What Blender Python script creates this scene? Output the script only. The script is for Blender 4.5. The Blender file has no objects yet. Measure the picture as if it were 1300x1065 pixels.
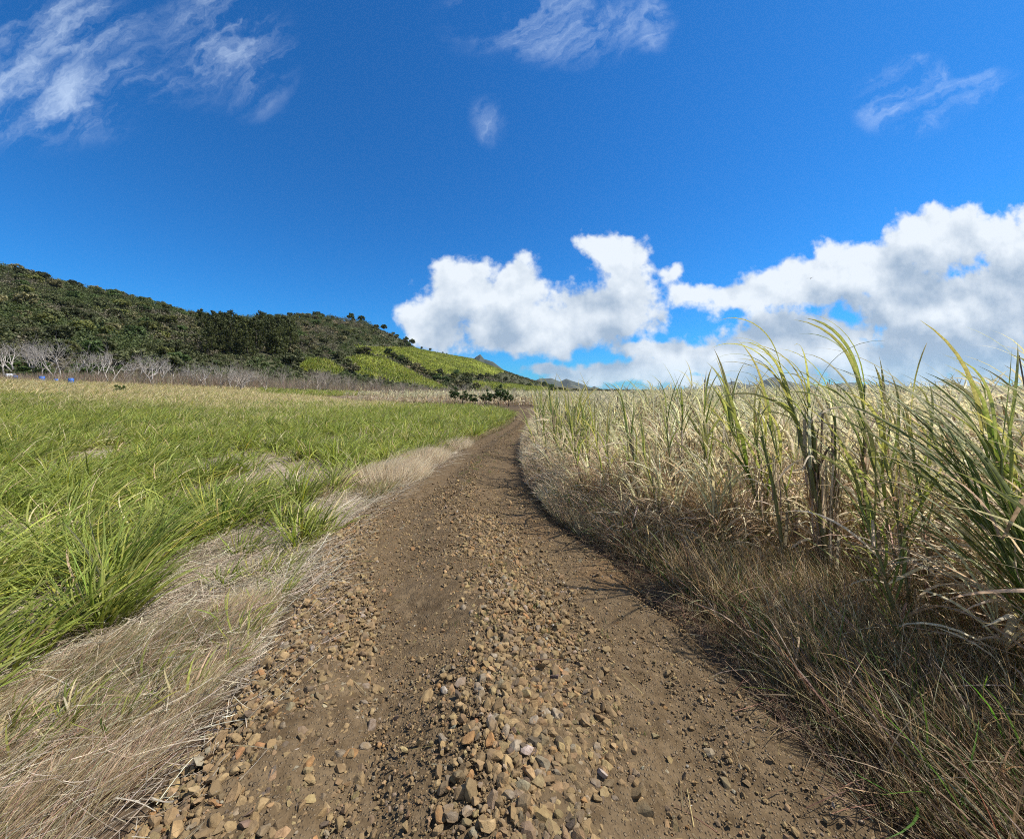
import bpy, bmesh, math, random
import numpy as np

# ------------------------------------------------------------------ camera, sky, sun, exposure
sc = bpy.context.scene
F = 488.0            # focal length in photo pixels (photo 1300 wide)
CX, CYP, HOR = 650.0, 487.5, 497.0
EYE = 1.6
cam_d = bpy.data.cameras.new('camera'); cam = bpy.data.objects.new('camera', cam_d)
sc.collection.objects.link(cam); sc.camera = cam
cam_d.sensor_fit = 'HORIZONTAL'; cam_d.sensor_width = 36.0; cam_d.lens = 36.0 * F / 1300
cam_d.shift_y = -(532.5 - CYP) / 1300
cam_d.clip_start = 0.05; cam_d.clip_end = 30000
cam.location = (0, 0, EYE)
cam.rotation_euler = (math.radians(90) + math.atan((HOR - CYP) / F), 0, 0)

SUN_AZ, SUN_EL = math.radians(83), math.radians(53)     # azimuth to the right of +Y
sd = (math.sin(SUN_AZ) * math.cos(SUN_EL), math.cos(SUN_AZ) * math.cos(SUN_EL), math.sin(SUN_EL))
sun_d = bpy.data.lights.new('sun', 'SUN'); sun = bpy.data.objects.new('sun', sun_d)
sc.collection.objects.link(sun)
sun_d.energy = 5.0; sun_d.angle = math.radians(0.5); sun_d.color = (1.0, 0.95, 0.86)
from mathutils import Vector, Matrix
sun.rotation_euler = Vector(sd).to_track_quat('Z', 'Y').to_euler()
sun.location = (30, 10, 60)

sc.view_settings.view_transform = 'Standard'; sc.view_settings.look = 'None'
sc.view_settings.exposure = 0.58; sc.view_settings.gamma = 1.0
sc.render.engine = 'CYCLES'
cy = sc.cycles
cy.max_bounces = 6; cy.diffuse_bounces = 3; cy.glossy_bounces = 1; cy.transmission_bounces = 3
cy.transparent_max_bounces = 4; cy.volume_bounces = 0; cy.use_denoising = False; cy.filter_width = 1.0
cy.caustics_reflective = False; cy.caustics_refractive = False

world = bpy.data.worlds.new('World'); sc.world = world; world.use_nodes = True

class NT:
    """small helper round a node tree"""
    def __init__(s, nt): s.nt = nt; s.n = nt.nodes; s.l = nt.links
    def put(s, inp, v):
        if isinstance(v, bpy.types.NodeSocket): s.l.new(v, inp)
        elif v is not None:
            if hasattr(inp, 'default_value'):
                if hasattr(inp.default_value, '__len__') and isinstance(v, (int, float)): v = [v] * len(inp.default_value)
                inp.default_value = v
    def math(s, op, a, b=None, c=None, clamp=False):
        n = s.n.new('ShaderNodeMath'); n.operation = op; n.use_clamp = clamp
        s.put(n.inputs[0], a)
        if b is not None: s.put(n.inputs[1], b)
        if c is not None: s.put(n.inputs[2], c)
        return n.outputs[0]
    def vm(s, op, a, b=None, out=0):
        n = s.n.new('ShaderNodeVectorMath'); n.operation = op
        s.put(n.inputs[0], a)
        if b is not None: s.put(n.inputs[1], b)
        return n.outputs[out]
    def noise(s, vec, scale, detail=4, rough=0.5, out=0, lac=2.0, dist=0.0):
        n = s.n.new('ShaderNodeTexNoise'); s.put(n.inputs['Vector'], vec)
        n.inputs['Scale'].default_value = scale; n.inputs['Detail'].default_value = detail
        n.inputs['Roughness'].default_value = rough; n.inputs['Lacunarity'].default_value = lac
        n.inputs['Distortion'].default_value = dist
        return n.outputs[out]
    def ss(s, v, a, b, c=0.0, d=1.0):
        n = s.n.new('ShaderNodeMapRange'); n.interpolation_type = 'SMOOTHSTEP'
        s.put(n.inputs[0], v)
        for i, x in enumerate((a, b, c, d)): s.put(n.inputs[i + 1], x)
        return n.outputs[0]
    def mix(s, f, a, b, mode='MIX'):
        n = s.n.new('ShaderNodeMix'); n.data_type = 'RGBA'; n.blend_type = mode
        s.put(n.inputs[0], f)
        for i, v in ((6, a), (7, b)):
            if not isinstance(v, bpy.types.NodeSocket) and len(v) == 3: v = (*v, 1)
            s.put(n.inputs[i], v)
        return n.outputs[2]
    def new(s, kind, **kw):
        n = s.n.new(kind)
        for k, v in kw.items(): s.put(n.inputs[k.replace('_', ' ')], v)
        return n
    def comb(s, x, y, z):
        n = s.n.new('ShaderNodeCombineXYZ'); s.put(n.inputs[0], x); s.put(n.inputs[1], y); s.put(n.inputs[2], z); return n.outputs[0]
    def sep(s, v):
        n = s.n.new('ShaderNodeSeparateXYZ'); s.put(n.inputs[0], v); return n.outputs

W = NT(world.node_tree); W.n.clear()

def uv_(x, y): return ((x - 650) / F, (HOR - y) / F)
CUM = [(592,374,68,50),(655,368,52,46),(560,410,56,38),(670,414,130,42),(745,404,88,46),(786,322,50,40),(798,364,44,46),(790,398,62,32),
       (885,376,90,34,.55),(940,378,76,26,.85),(862,348,50,26,.42),(975,366,44,26),(1030,360,66,40),(1110,338,84,54),(1210,306,100,50),(1310,334,120,80),(1190,392,160,60),
       (828,446,60,20,.75),(905,454,95,26),(1010,436,130,44),(800,472,90,20),(722,480,80,20,.7),(1130,462,170,36),(1300,462,190,44),(940,482,200,14),(690,470,66,20,.62),(1560,380,200,110),(1200,440,150,50),(-330,440,150,40)]
WISP = [(70,30,100,36),(160,95,60,24),(95,118,58,40),(10,120,60,70),(265,45,54,50),(315,60,36,56),(700,22,96,38),
        (832,18,22,30),(618,150,24,28,.45),(1155,126,44,30),(1235,108,52,18),(1190,88,40,16)]
def blob_group(name, blobs, with_noise):
    g = bpy.data.node_groups.new(name, 'ShaderNodeTree')
    g.interface.new_socket('Vector', in_out='INPUT', socket_type='NodeSocketVector')
    g.interface.new_socket('Value', in_out='OUTPUT', socket_type='NodeSocketFloat')
    G = NT(g); gi = g.nodes.new('NodeGroupInput'); go = g.nodes.new('NodeGroupOutput')
    v = gi.outputs[0]
    w1 = G.noise(v, 5.0, 3, 0.55, out=1)
    w1 = G.vm('MULTIPLY', G.vm('SUBTRACT', w1, (0.5, 0.5, 0.5)), (0.10, 0.075, 0) if with_noise else (0.16, 0.10, 0))
    p = G.vm('ADD', v, w1); cur = None
    for (x, y, rx, ry, *am) in blobs:
        u, e = uv_(x, y)
        q = G.vm('MULTIPLY', G.vm('SUBTRACT', p, (u, e, 0)), (F / rx, F / ry, 0))
        d = G.math('SUBTRACT', am[0] if am else 1.0, G.vm('LENGTH', q, out=1))
        if cur is None: cur = d
        else: cur = G.math('SMOOTH_MAX', cur, d, 0.22)
    if with_noise:
        n1 = G.noise(v, 8.0, 9 if with_noise == 2 else 4, 0.54)
        cur = G.math('ADD', cur, G.math('MULTIPLY', G.math('SUBTRACT', n1, 0.5), 1.55))
        if with_noise == 1: g.links.new(cur, go.inputs[0]); return g
        vv = G.vm('ADD', v, G.vm('MULTIPLY', G.noise(v, 22.0, 4, 0.6, out=1), (0.035, 0.035, 0)))
        vo = g.nodes.new('ShaderNodeTexVoronoi'); vo.feature = 'SMOOTH_F1'; vo.inputs['Smoothness'].default_value = 0.35
        G.put(vo.inputs['Vector'], vv); vo.inputs['Scale'].default_value = 15.0; vo.inputs['Detail'].default_value = 3.0; vo.inputs['Roughness'].default_value = 0.6; vo.normalize = True
        cur = G.math('ADD', cur, G.math('MULTIPLY', G.math('SUBTRACT', 0.42, vo.outputs['Distance']), 0.9))
        cur = G.math('ADD', cur, G.math('MULTIPLY', G.math('SUBTRACT', G.noise(v, 24.0, 5, 0.55), 0.5), 0.60))
    go_in = go.inputs[0]; g.links.new(cur, go_in)
    return g
gC = blob_group('cumulus density', CUM, 2); gS = blob_group('cumulus shading density', CUM, 1); gW = blob_group('wisp mask', WISP, 0)
tc = W.n.new('ShaderNodeTexCoord'); dx, dy, dz = W.sep(tc.outputs['Generated'])
dyc = W.math('MAXIMUM', dy, 0.08); uu = W.math('DIVIDE', dx, dyc); ee = W.math('DIVIDE', dz, dyc)
P = W.comb(uu, ee, 0.0)
front = W.ss(dy, 0.10, 0.30)
sky = W.n.new('ShaderNodeTexSky'); sky.sky_type = 'NISHITA'; sky.sun_disc = False
sky.sun_elevation = SUN_EL; sky.sun_rotation = SUN_AZ; sky.altitude = 200
sky.air_density = 1.0; sky.dust_density = 0.35; sky.ozone_density = 2.2
skyc = W.mix(1.0, sky.outputs[0], (0.17, 0.77, 1.38), 'MULTIPLY')
def grp(g, v):
    n = W.n.new('ShaderNodeGroup'); n.node_tree = g; W.put(n.inputs[0], v); return n.outputs[0]
def bgn(c):
    b = W.n.new('ShaderNodeBackground'); W.put(b.inputs[0], c); b.inputs[1].default_value = 0.075; return b.outputs[0]
def pick(fac, a, b):
    m = W.n.new('ShaderNodeMixShader'); W.put(m.inputs[0], fac); W.l.new(a, m.inputs[1]); W.l.new(b, m.inputs[2]); return m.outputs[0]
D0 = grp(gC, P); D1 = grp(gS, W.vm('ADD', P, (0.03, 0.12, 0)))
alpha = W.math('MULTIPLY', W.ss(D0, 0.06, 0.42), front)
rel = W.math('SUBTRACT', W.noise(P, 8.0, 8, 0.54), W.noise(W.vm('ADD', P, (0.014, 0.034, 0)), 8.0, 8, 0.54))
shade = W.math('SUBTRACT', W.math('ADD', W.math('MULTIPLY', W.ss(D1, -0.25, 0.85), 0.85), 0.06), W.math('MULTIPLY', rel, 2.2), clamp=True)
cloudc = W.mix(shade, (7.8, 8.4, 9.0), (3.5, 4.5, 5.8))
alpha = W.math('MULTIPLY', alpha, W.math('ADD', W.math('MULTIPLY', W.ss(dz, 0.0, 0.10), 0.18), 0.80))
ws = W.math('ADD', W.math('MULTIPLY', uu, 0.55), W.math('MULTIPLY', ee, -0.85)); wl = W.math('ADD', W.math('MULTIPLY', uu, 0.85), W.math('MULTIPLY', ee, 0.55))
wv = W.vm('ADD', W.comb(W.math('MULTIPLY', wl, 3.2), W.math('MULTIPLY', ws, 11.0), 2.7), W.vm('MULTIPLY', W.noise(P, 4.0, 5, 0.6, out=1), (2.2, 2.2, 0)))
wn = W.noise(wv, 1.0, 12, 0.62)
wa = W.math('MULTIPLY', W.ss(grp(gW, P), -0.85, 0.45), W.ss(wn, 0.40, 0.80))
wa = W.math('MULTIPLY', wa, W.math('MULTIPLY', front, 0.62)); wa = W.math('MULTIPLY', wa, W.ss(ee, 0.60, 0.68))
in_front = W.math('MULTIPLY', W.math('GREATER_THAN', dy, 0.10), W.math('LESS_THAN', W.math('ABSOLUTE', uu), 2.6))
m_c = W.math('MULTIPLY', in_front, W.math('MULTIPLY', W.math('GREATER_THAN', ee, -0.03), W.math('LESS_THAN', ee, 0.58)))
m_w = W.math('MULTIPLY', in_front, W.math('MULTIPLY', W.math('GREATER_THAN', ee, 0.58), W.math('LESS_THAN', ee, 1.6)))
back = W.ss(W.noise(W.vm('MULTIPLY', tc.outputs['Generated'], (1, 1, 1.8)), 2.6, 5, 0.55), 0.44, 0.60)        # unseen broken white cloud added behind the camera as neutral fill light
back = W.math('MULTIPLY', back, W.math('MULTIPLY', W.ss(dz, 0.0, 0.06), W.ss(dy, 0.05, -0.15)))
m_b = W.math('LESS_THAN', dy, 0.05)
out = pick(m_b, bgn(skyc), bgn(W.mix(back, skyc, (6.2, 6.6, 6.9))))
out = pick(m_w, out, bgn(W.mix(wa, skyc, (7.4, 8.8, 10.6))))
out = pick(m_c, out, bgn(W.mix(alpha, skyc, cloudc)))
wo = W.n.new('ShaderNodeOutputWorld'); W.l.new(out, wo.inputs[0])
world.cycles.sampling_method = 'MANUAL'; world.cycles.sample_map_resolution = 512

# ------------------------------------------------------------------ helpers
RNG = np.random.default_rng(11); random.seed(11)
C = sc.collection
def _hash(ix, iy, seed):
    h = (ix.astype(np.int64) * 374761393 + iy.astype(np.int64) * 668265263 + seed * 974634777) & 0xffffffff
    h = ((h ^ (h >> 13)) * 1274126177) & 0xffffffff
    return ((h ^ (h >> 16)) & 0xffff) / 65535.0
def vnoise(x, y, seed=0):
    x = np.asarray(x, float); y = np.asarray(y, float)
    ix = np.floor(x); iy = np.floor(y); fx = x - ix; fy = y - iy
    fx = fx * fx * (3 - 2 * fx); fy = fy * fy * (3 - 2 * fy)
    a = _hash(ix, iy, seed); b = _hash(ix + 1, iy, seed); c = _hash(ix, iy + 1, seed); d = _hash(ix + 1, iy + 1, seed)
    return a + (b - a) * fx + (c - a) * fy + (a - b - c + d) * fx * fy
def fbm(x, y, o=4, seed=0, g=0.5):
    s = 0; a = 1; t = 0
    for i in range(o):
        s = s + a * vnoise(np.asarray(x) * 2 ** i + 17.3 * i, np.asarray(y) * 2 ** i - 9.1 * i, seed + i); t += a; a *= g
    return s / t
def sstep(x, a, b):
    t = np.clip((np.asarray(x, float) - a) / (b - a), 0, 1); return t * t * (3 - 2 * t)

def mesh_from(name, V, faces, mats, col=None, smooth=False, mat_idx=None, facet=False):
    """V (n,3); faces: list of int arrays of shape (m,k)"""
    me = bpy.data.meshes.new(name)
    V = np.asarray(V, np.float32)
    me.vertices.add(len(V)); me.vertices.foreach_set('co', V.ravel())
    flat = np.concatenate([np.asarray(f, np.int32).ravel() for f in faces]) if faces else np.zeros(0, np.int32)
    tot = np.concatenate([np.full(len(f), f.shape[1], np.int32) for f in faces])
    st = np.concatenate([[0], np.cumsum(tot)[:-1]]).astype(np.int32)
    me.loops.add(len(flat)); me.loops.foreach_set('vertex_index', flat)
    me.polygons.add(len(tot)); me.polygons.foreach_set('loop_start', st)
    if smooth: me.polygons.foreach_set('use_smooth', np.ones(len(tot), bool))
    if mat_idx is not None: me.polygons.foreach_set('material_index', np.asarray(mat_idx, np.int32))
    if col is not None:
        ca = me.color_attributes.new('Col', 'FLOAT_COLOR', 'POINT')
        c4 = np.ones((len(V), 4), np.float32); c4[:, :3] = col; ca.data.foreach_set('color', c4.ravel())
    for m in (mats if isinstance(mats, (list, tuple)) else [mats]): me.materials.append(m)
    me.update(calc_edges=True)
    if facet: me.shade_flat()
    return me
def link(name, me, parent=None, loc=(0, 0, 0)):
    o = bpy.data.objects.new(name, me); C.objects.link(o); o.location = loc
    if parent is not None: o.parent = parent
    return o
def tag(o, label=None, cat=None, group=None, kind=None):
    if label: o['label'] = label
    if cat: o['category'] = cat
    if group: o['group'] = group
    if kind: o['kind'] = kind
    return o
def empty(name, loc=(0, 0, 0), rz=0.0):
    o = bpy.data.objects.new(name, None); C.objects.link(o); o.location = loc; o.rotation_euler = (0, 0, rz)
    o.empty_display_size = 0.2
    return o
def copy_tree(root):
    r = root.copy(); C.objects.link(r)
    for ch in [c for c in root.children]:
        d = ch.copy(); C.objects.link(d); d.parent = r
    return r

class Geo:
    """collects several pieces of geometry into one mesh"""
    def __init__(s): s.V = []; s.Fq = {}; s.C = []; s.n = 0
    def add(s, V, Fs, col):
        V = np.asarray(V, np.float32).reshape(-1, 3)
        c = np.asarray(col, np.float32)
        if c.ndim == 1: c = np.tile(c, (len(V), 1))
        s.V.append(V); s.C.append(c)
        for f in (Fs if isinstance(Fs, list) else [Fs]):
            f = np.asarray(f, np.int64); s.Fq.setdefault(f.shape[1], []).append(f + s.n)
        s.n += len(V)
    def mesh(s, name, mats, smooth=False, flat=False):
        return mesh_from(name, np.concatenate(s.V), [np.concatenate(v) for v in s.Fq.values()], mats, np.concatenate(s.C), smooth, facet=flat)

# ------------------------------------------------------------------ materials
def mat_new(name):
    m = bpy.data.materials.new(name); m.use_nodes = True; N = NT(m.node_tree); N.n.clear(); return m, N
def finish(N, sh):
    o = N.n.new('ShaderNodeOutputMaterial'); N.l.new(sh, o.inputs[0]); return o
def attr(N, name='Col'):
    a = N.n.new('ShaderNodeAttribute'); a.attribute_name = name; return a.outputs['Color']
def bump(N, h, strength, dist):
    b = N.n.new('ShaderNodeBump'); N.put(b.inputs['Height'], h); b.inputs['Strength'].default_value = strength
    b.inputs['Distance'].default_value = dist; return b.outputs[0]
def leaf_mat(name, trans=0.35, rough=0.5, spec=0.35, objcol=False, scale=60.0, tt=(1.15, 1.2, 0.75)):
    m, N = mat_new(name); c = attr(N)
    tcn = N.n.new('ShaderNodeTexCoord').outputs['Object']
    n = N.noise(tcn, scale, 3, 0.6)
    c = N.mix(1.0, c, N.mix(N.ss(n, 0.3, 0.7), (0.72, 0.70, 0.66), (1.22, 1.2, 1.12)), 'MULTIPLY')
    if objcol:
        oi = N.n.new('ShaderNodeObjectInfo'); c = N.mix(1.0, c, oi.outputs['Color'], 'MULTIPLY')
    p = N.new('ShaderNodeBsdfPrincipled', Base_Color=c, Roughness=rough); p.inputs['Specular IOR Level'].default_value = spec
    t = N.new('ShaderNodeBsdfTranslucent', Color=N.mix(1.0, c, tt, 'MULTIPLY'))
    mx = N.n.new('ShaderNodeMixShader'); mx.inputs[0].default_value = trans
    N.l.new(p.outputs[0], mx.inputs[1]); N.l.new(t.outputs[0], mx.inputs[2]); finish(N, mx.outputs[0]); return m
M_LEAF = leaf_mat('cane leaf', 0.45, 0.58, 0.28)
M_DRY = leaf_mat('dry grass', 0.50, 0.6, 0.25, tt=(1.08, 1.05, 1.0))
M_CROP = leaf_mat('drying cane leaf', 0.45, 0.55, 0.3, tt=(1.1, 1.1, 0.92))
M_TREE = leaf_mat('tree foliage', 0.22, 0.6, 0.2, objcol=True, scale=1.2)
def wood_mat(name, c1, c2, scale=6.0):
    m, N = mat_new(name); tcn = N.n.new('ShaderNodeTexCoord').outputs['Object']
    n = N.noise(N.vm('MULTIPLY', tcn, (1, 1, 0.25)), scale, 6, 0.65)
    c = N.mix(N.ss(n, 0.32, 0.68), c1, c2)
    p = N.new('ShaderNodeBsdfPrincipled', Base_Color=c, Roughness=0.85, Normal=bump(N, n, 0.6, 0.02)); finish(N, p.outputs[0]); return m
M_BARK = wood_mat('dark bark', (0.05, 0.035, 0.025), (0.14, 0.11, 0.085))
M_PALE = wood_mat('pale bark', (0.20, 0.17, 0.145), (0.50, 0.46, 0.41))
M_GREYW = wood_mat('grey twig bark', (0.17, 0.135, 0.105), (0.43, 0.37, 0.30))
def stalk_mat():
    m, N = mat_new('cane stalk'); c = attr(N); tcn = N.n.new('ShaderNodeTexCoord').outputs['Object']
    n = N.noise(N.vm('MULTIPLY', tcn, (90, 90, 3)), 1.0, 5, 0.7)
    c = N.mix(1.0, c, N.mix(N.ss(n, 0.3, 0.7), (0.45, 0.42, 0.40), (1.3, 1.3, 1.25)), 'MULTIPLY')
    p = N.new('ShaderNodeBsdfPrincipled', Base_Color=c, Roughness=0.6, Normal=bump(N, n, 0.5, 0.002)); finish(N, p.outputs[0]); return m
M_STALK = stalk_mat()
def stone_mat(use_obj):
    m, N = mat_new('stone' + (' of its own' if use_obj else ' gravel'))
    if use_obj: c = N.n.new('ShaderNodeObjectInfo').outputs['Color']
    else: c = attr(N)
    g = N.n.new('ShaderNodeNewGeometry'); pos = g.outputs['Position']
    n1 = N.noise(pos, 38.0, 6, 0.65); n2 = N.noise(pos, 220.0, 4, 0.7); n3 = N.noise(pos, 14.0, 4, 0.6)
    c = N.mix(1.0, c, N.mix(N.ss(n1, 0.3, 0.7), (0.62, 0.56, 0.50), (1.3, 1.28, 1.25)), 'MULTIPLY')
    c = N.mix(N.math('MULTIPLY', N.ss(n3, 0.46, 0.62), 0.6), c, (0.20, 0.135, 0.065))
    c = N.mix(N.ss(n2, 0.60, 0.74), c, (0.035, 0.028, 0.02))
    c = N.mix(0.34, c, (0.185, 0.120, 0.058))
    h = N.math('ADD', N.math('MULTIPLY', n1, 0.6), N.math('MULTIPLY', n2, 0.5))
    p = N.new('ShaderNodeBsdfPrincipled', Base_Color=c, Roughness=0.88, Normal=bump(N, h, 0.9, 0.006))
    p.inputs['Specular IOR Level'].default_value = 0.3
    finish(N, p.outputs[0]); return m
M_STONE = stone_mat(True); M_GRAVEL = stone_mat(False)
def road_mat():
    m, N = mat_new('dirt road'); g = N.n.new('ShaderNodeNewGeometry'); pos = g.outputs['Position']
    n0 = N.noise(pos, 0.8, 5, 0.6); n1 = N.noise(pos, 9.0, 7, 0.68); n2 = N.noise(pos, 75.0, 6, 0.7)
    v = N.n.new('ShaderNodeTexVoronoi'); N.put(v.inputs['Vector'], pos); v.inputs['Scale'].default_value = 85.0
    v2 = N.n.new('ShaderNodeTexVoronoi'); N.put(v2.inputs['Vector'], N.vm('ADD', pos, (3, 5, 0))); v2.inputs['Scale'].default_value = 34.0
    c = N.mix(N.ss(n0, 0.35, 0.65), (0.070, 0.046, 0.023), (0.105, 0.071, 0.037))
    c = N.mix(N.ss(n1, 0.35, 0.68), c, (0.140, 0.098, 0.054))
    c = N.mix(N.math('MULTIPLY', N.ss(n2, 0.5, 0.7), 0.55), c, (0.045, 0.030, 0.018))
    speck = N.math('MULTIPLY', N.ss(v.outputs['Distance'], 0.34, 0.20), 0.75)
    vc = N.mix(N.sep(v.outputs['Color'])[0], (0.06, 0.042, 0.026), (0.24, 0.185, 0.12))
    c = N.mix(speck, c, vc)
    s2 = N.math('MULTIPLY', N.ss(v2.outputs['Distance'], 0.30, 0.20), N.ss(N.sep(v2.outputs['Color'])[1], 0.55, 0.6))
    c = N.mix(N.math('MULTIPLY', s2, 0.6), c, N.mix(N.sep(v2.outputs['Color'])[0], (0.07, 0.048, 0.028), (0.21, 0.16, 0.10)))
    c = N.mix(1.0, c, attr(N), 'MULTIPLY')
    h = N.math('ADD', N.math('MULTIPLY', n2, 0.5), N.math('MULTIPLY', N.ss(v.outputs['Distance'], 0.5, 0.0), 0.6))
    h = N.math('ADD', h, N.math('MULTIPLY', s2, 1.2)); h = N.math('ADD', h, N.math('MULTIPLY', n1, 1.2))
    p = N.new('ShaderNodeBsdfPrincipled', Base_Color=c, Roughness=0.95, Normal=bump(N, h, 1.0, 0.008))
    p.inputs['Specular IOR Level'].default_value = 0.15
    finish(N, p.outputs[0]); return m
M_ROAD = road_mat()
def ground_mat():
    m, N = mat_new('field ground'); g = N.n.new('ShaderNodeNewGeometry'); pos = g.outputs['Position']; c = attr(N)
    n0 = N.noise(pos, 0.35, 6, 0.62); n1 = N.noise(pos, 6.0, 6, 0.68)
    st = N.noise(N.vm('MULTIPLY', pos, (70, 18, 20)), 1.0, 4, 0.7); st2 = N.noise(N.vm('MULTIPLY', pos, (16, 80, 20)), 1.0, 4, 0.7)
    k = N.math('MULTIPLY', N.math('ADD', st, st2), 0.5)
    c = N.mix(1.0, c, N.mix(N.ss(n0, 0.3, 0.7), (0.75, 0.75, 0.72), (1.2, 1.2, 1.2)), 'MULTIPLY')
    c = N.mix(1.0, c, N.mix(N.ss(n1, 0.3, 0.7), (0.62, 0.60, 0.58), (1.3, 1.3, 1.3)), 'MULTIPLY')
    c = N.mix(1.0, c, N.mix(N.ss(k, 0.36, 0.62), (0.40, 0.38, 0.36), (1.5, 1.5, 1.5)), 'MULTIPLY')
    p = N.new('ShaderNodeBsdfPrincipled', Base_Color=c, Roughness=0.95, Normal=bump(N, N.math('ADD', k, n1), 0.9, 0.02))
    p.inputs['Specular IOR Level'].default_value = 0.15
    finish(N, p.outputs[0]); return m
M_GROUND = ground_mat()
def mountain_mat():
    m, N = mat_new('mountain'); g = N.n.new('ShaderNodeNewGeometry'); pos = g.outputs['Position']
    n = N.noise(pos, 0.006, 8, 0.65); n2 = N.noise(pos, 0.05, 5, 0.6)
    c = N.mix(N.ss(n, 0.35, 0.65), (0.028, 0.040, 0.030), (0.06, 0.07, 0.05)); c = N.mix(N.ss(n2, 0.5, 0.8), c, (0.08, 0.075, 0.06))
    p = N.new('ShaderNodeBsdfPrincipled', Base_Color=c, Roughness=0.95, Normal=bump(N, n2, 0.6, 6.0)); finish(N, p.outputs[0]); return m
M_MOUNT = mountain_mat()
def paint_mat(name, col, rough=0.5):
    m, N = mat_new(name); tcn = N.n.new('ShaderNodeTexCoord').outputs['Object']
    n = N.noise(tcn, 9.0, 5, 0.6); c = N.mix(N.ss(n, 0.4, 0.75), col, tuple(x * 0.6 + 0.03 for x in col))
    p = N.new('ShaderNodeBsdfPrincipled', Base_Color=c, Roughness=rough); finish(N, p.outputs[0]); return m

# ------------------------------------------------------------------ terrain
PXT = np.array([-900, -400, 0, 90, 190, 250, 310, 400, 460, 500, 530, 600, 640, 700, 780, 860])
PYR = np.array([440, 334, 343, 369, 389, 404, 407, 403, 410, 426, 443, 456, 471, 489, 501, 503])
RR_ = np.array([300, 300, 300, 290, 280, 270, 260, 300, 320, 330, 340, 380, 420, 480, 520, 540])
RB_ = np.array([85, 90, 92, 94, 96, 98, 100, 108, 116, 124, 132, 150, 172, 205, 235, 260])
PHI_T = np.arctan((PXT - 650) / F)
HR_ = EYE + (HOR - PYR) / F * RR_ * np.cos(PHI_T)
HR_ = np.maximum(HR_, 0.0)
PHI_T = np.concatenate([[-2.6, -2.2], PHI_T, [0.6, 3.2]]); HR_ = np.concatenate([[0, 15], HR_, [0, 0]])
RR_ = np.concatenate([[300, 300], RR_, [540, 540]]); RB_ = np.concatenate([[85, 85], RB_, [270, 270]])
def Hfield(X):
    return 0.066 * 5 * np.log1p(np.exp(np.clip((-X - 22) / 5, -30, 30)))
def H(X, Y):
    X = np.asarray(X, float); Y = np.asarray(Y, float)
    phi = np.arctan2(X, Y); r = np.hypot(X, Y)
    rb = np.interp(phi, PHI_T, RB_); rr = np.interp(phi, PHI_T, RR_); hr = np.interp(phi, PHI_T, HR_)
    hf = np.minimum(Hfield(X), 9)
    hb = np.minimum(Hfield(rb * np.sin(phi)), 9)
    s = (r - rb) / (rr - rb); s1 = np.clip(s, 0, 1)
    pr = 0.75 * s1 + 0.25 * s1 * s1 * (3 - 2 * s1)
    hill = hb + (np.maximum(hr, hb * 0.0) - hb) * pr
    hill = hill + (fbm(X / 38, Y / 38, 4, 5) - 0.5) * 9 * np.clip(s1 * (1 - s1) * 4, 0, 1) * np.clip(hr / 30, 0, 1)
    hill = np.where(s > 1, hr * (1 - 0.75 * sstep(s, 1.02, 2.4)) , hill)
    k = sstep(s, -0.04, 0.04)
    return hf * (1 - k) + hill * k
def proj(X, Y, Z):
    Yc = np.maximum(Y, 0.05)
    return 650 + F * X / Yc, HOR - F * (Z - EYE) / Yc     # pitch is tiny: close enough for land cover
REL = np.array([(-6,-1.45),(1.63,-1.42),(2.04,-1.46),(2.58,-1.58),(3.85,-1.97),(5.1,-2.04),(6.9,-1.84),(8.9,-1.64),(12,-1.2),(16.3,-.33),(20.5,0.05),(26,0.2),(32,-1.0),(38,-6),(45,-16)])
RER = np.array([(-6,1.35),(1.3,1.42),(1.63,1.36),(2.58,1.27),(3.85,.92),(4.8,.55),(6.35,.42),(8.4,.42),(12.4,.5),(16.3,.8),(23.7,1.8),(27,2.3),(32,2.2),(38,-0.5),(45,-10)])
CANE = np.array([(-6,2.9),(1.2,2.45),(2.15,2.35),(3.0,2.42),(3.3,1.95),(4.0,1.30),(5.0,.80),(6.5,.56),(9,.52),(12,.62),(18,1.15),(25,2.4),(33,3.2),(40,1.5),(46,-6),(60,-30),(61,-30),(200,-30)])
GREEN = np.array([(-6,-3.2),(1.6,-2.75),(2.15,-2.4),(2.58,-2.1),(3.5,-2.2),(5.4,-2.4),(6.2,-2.8),(8,-2.75),(9.5,-2.2),(11,-1.75),(14,-1.1),(18,-.45),(25,-.1),(30,-.9),(36,-5),(46,-18),(60,-32)])
def ip(T, Y): return np.interp(Y, T[:, 0], T[:, 1])
def road_mask(X, Y, m=0.0):
    return sstep(X, ip(REL, Y) - 0.12 + m, ip(REL, Y) + 0.12 + m) * (1 - sstep(X, ip(RER, Y) - 0.12 - m, ip(RER, Y) + 0.12 - m)) * (np.asarray(Y) < 45)
def pip(poly, x, y):
    x = np.asarray(x); y = np.asarray(y); inside = np.zeros(x.shape, bool); n = len(poly)
    for i in range(n):
        x1, y1 = poly[i]; x2, y2 = poly[(i + 1) % n]
        c = ((y1 > y) != (y2 > y)) & (x < (x2 - x1) * (y - y1) / ((y2 - y1) or 1e-9) + x1); inside ^= c
    return inside
FIELDS = [[(447,437),(472,441),(528,441),(560,446),(620,458),(650,468),(628,476),(600,476),(571,474),(555,479),(532,463),(507,456),(490,452),(466,449)],
          [(437,455),(457,451),(487,454),(505,462),(533,477),(556,488),(574,495),(548,493),(508,486),(472,479),(452,473),(446,464)],
          [(376,455),(414,457),(438,470),(428,475),(384,471)],
          [(600,484),(640,487),(690,492),(740,498),(760,504),(690,504),(640,503),(606,499)],
          [(560,441),(600,450),(560,449)]]
def in_field(px, py):
    r = np.zeros(np.shape(px), bool)
    for f in FIELDS: r |= pip(f, px, py)
    return r

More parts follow.
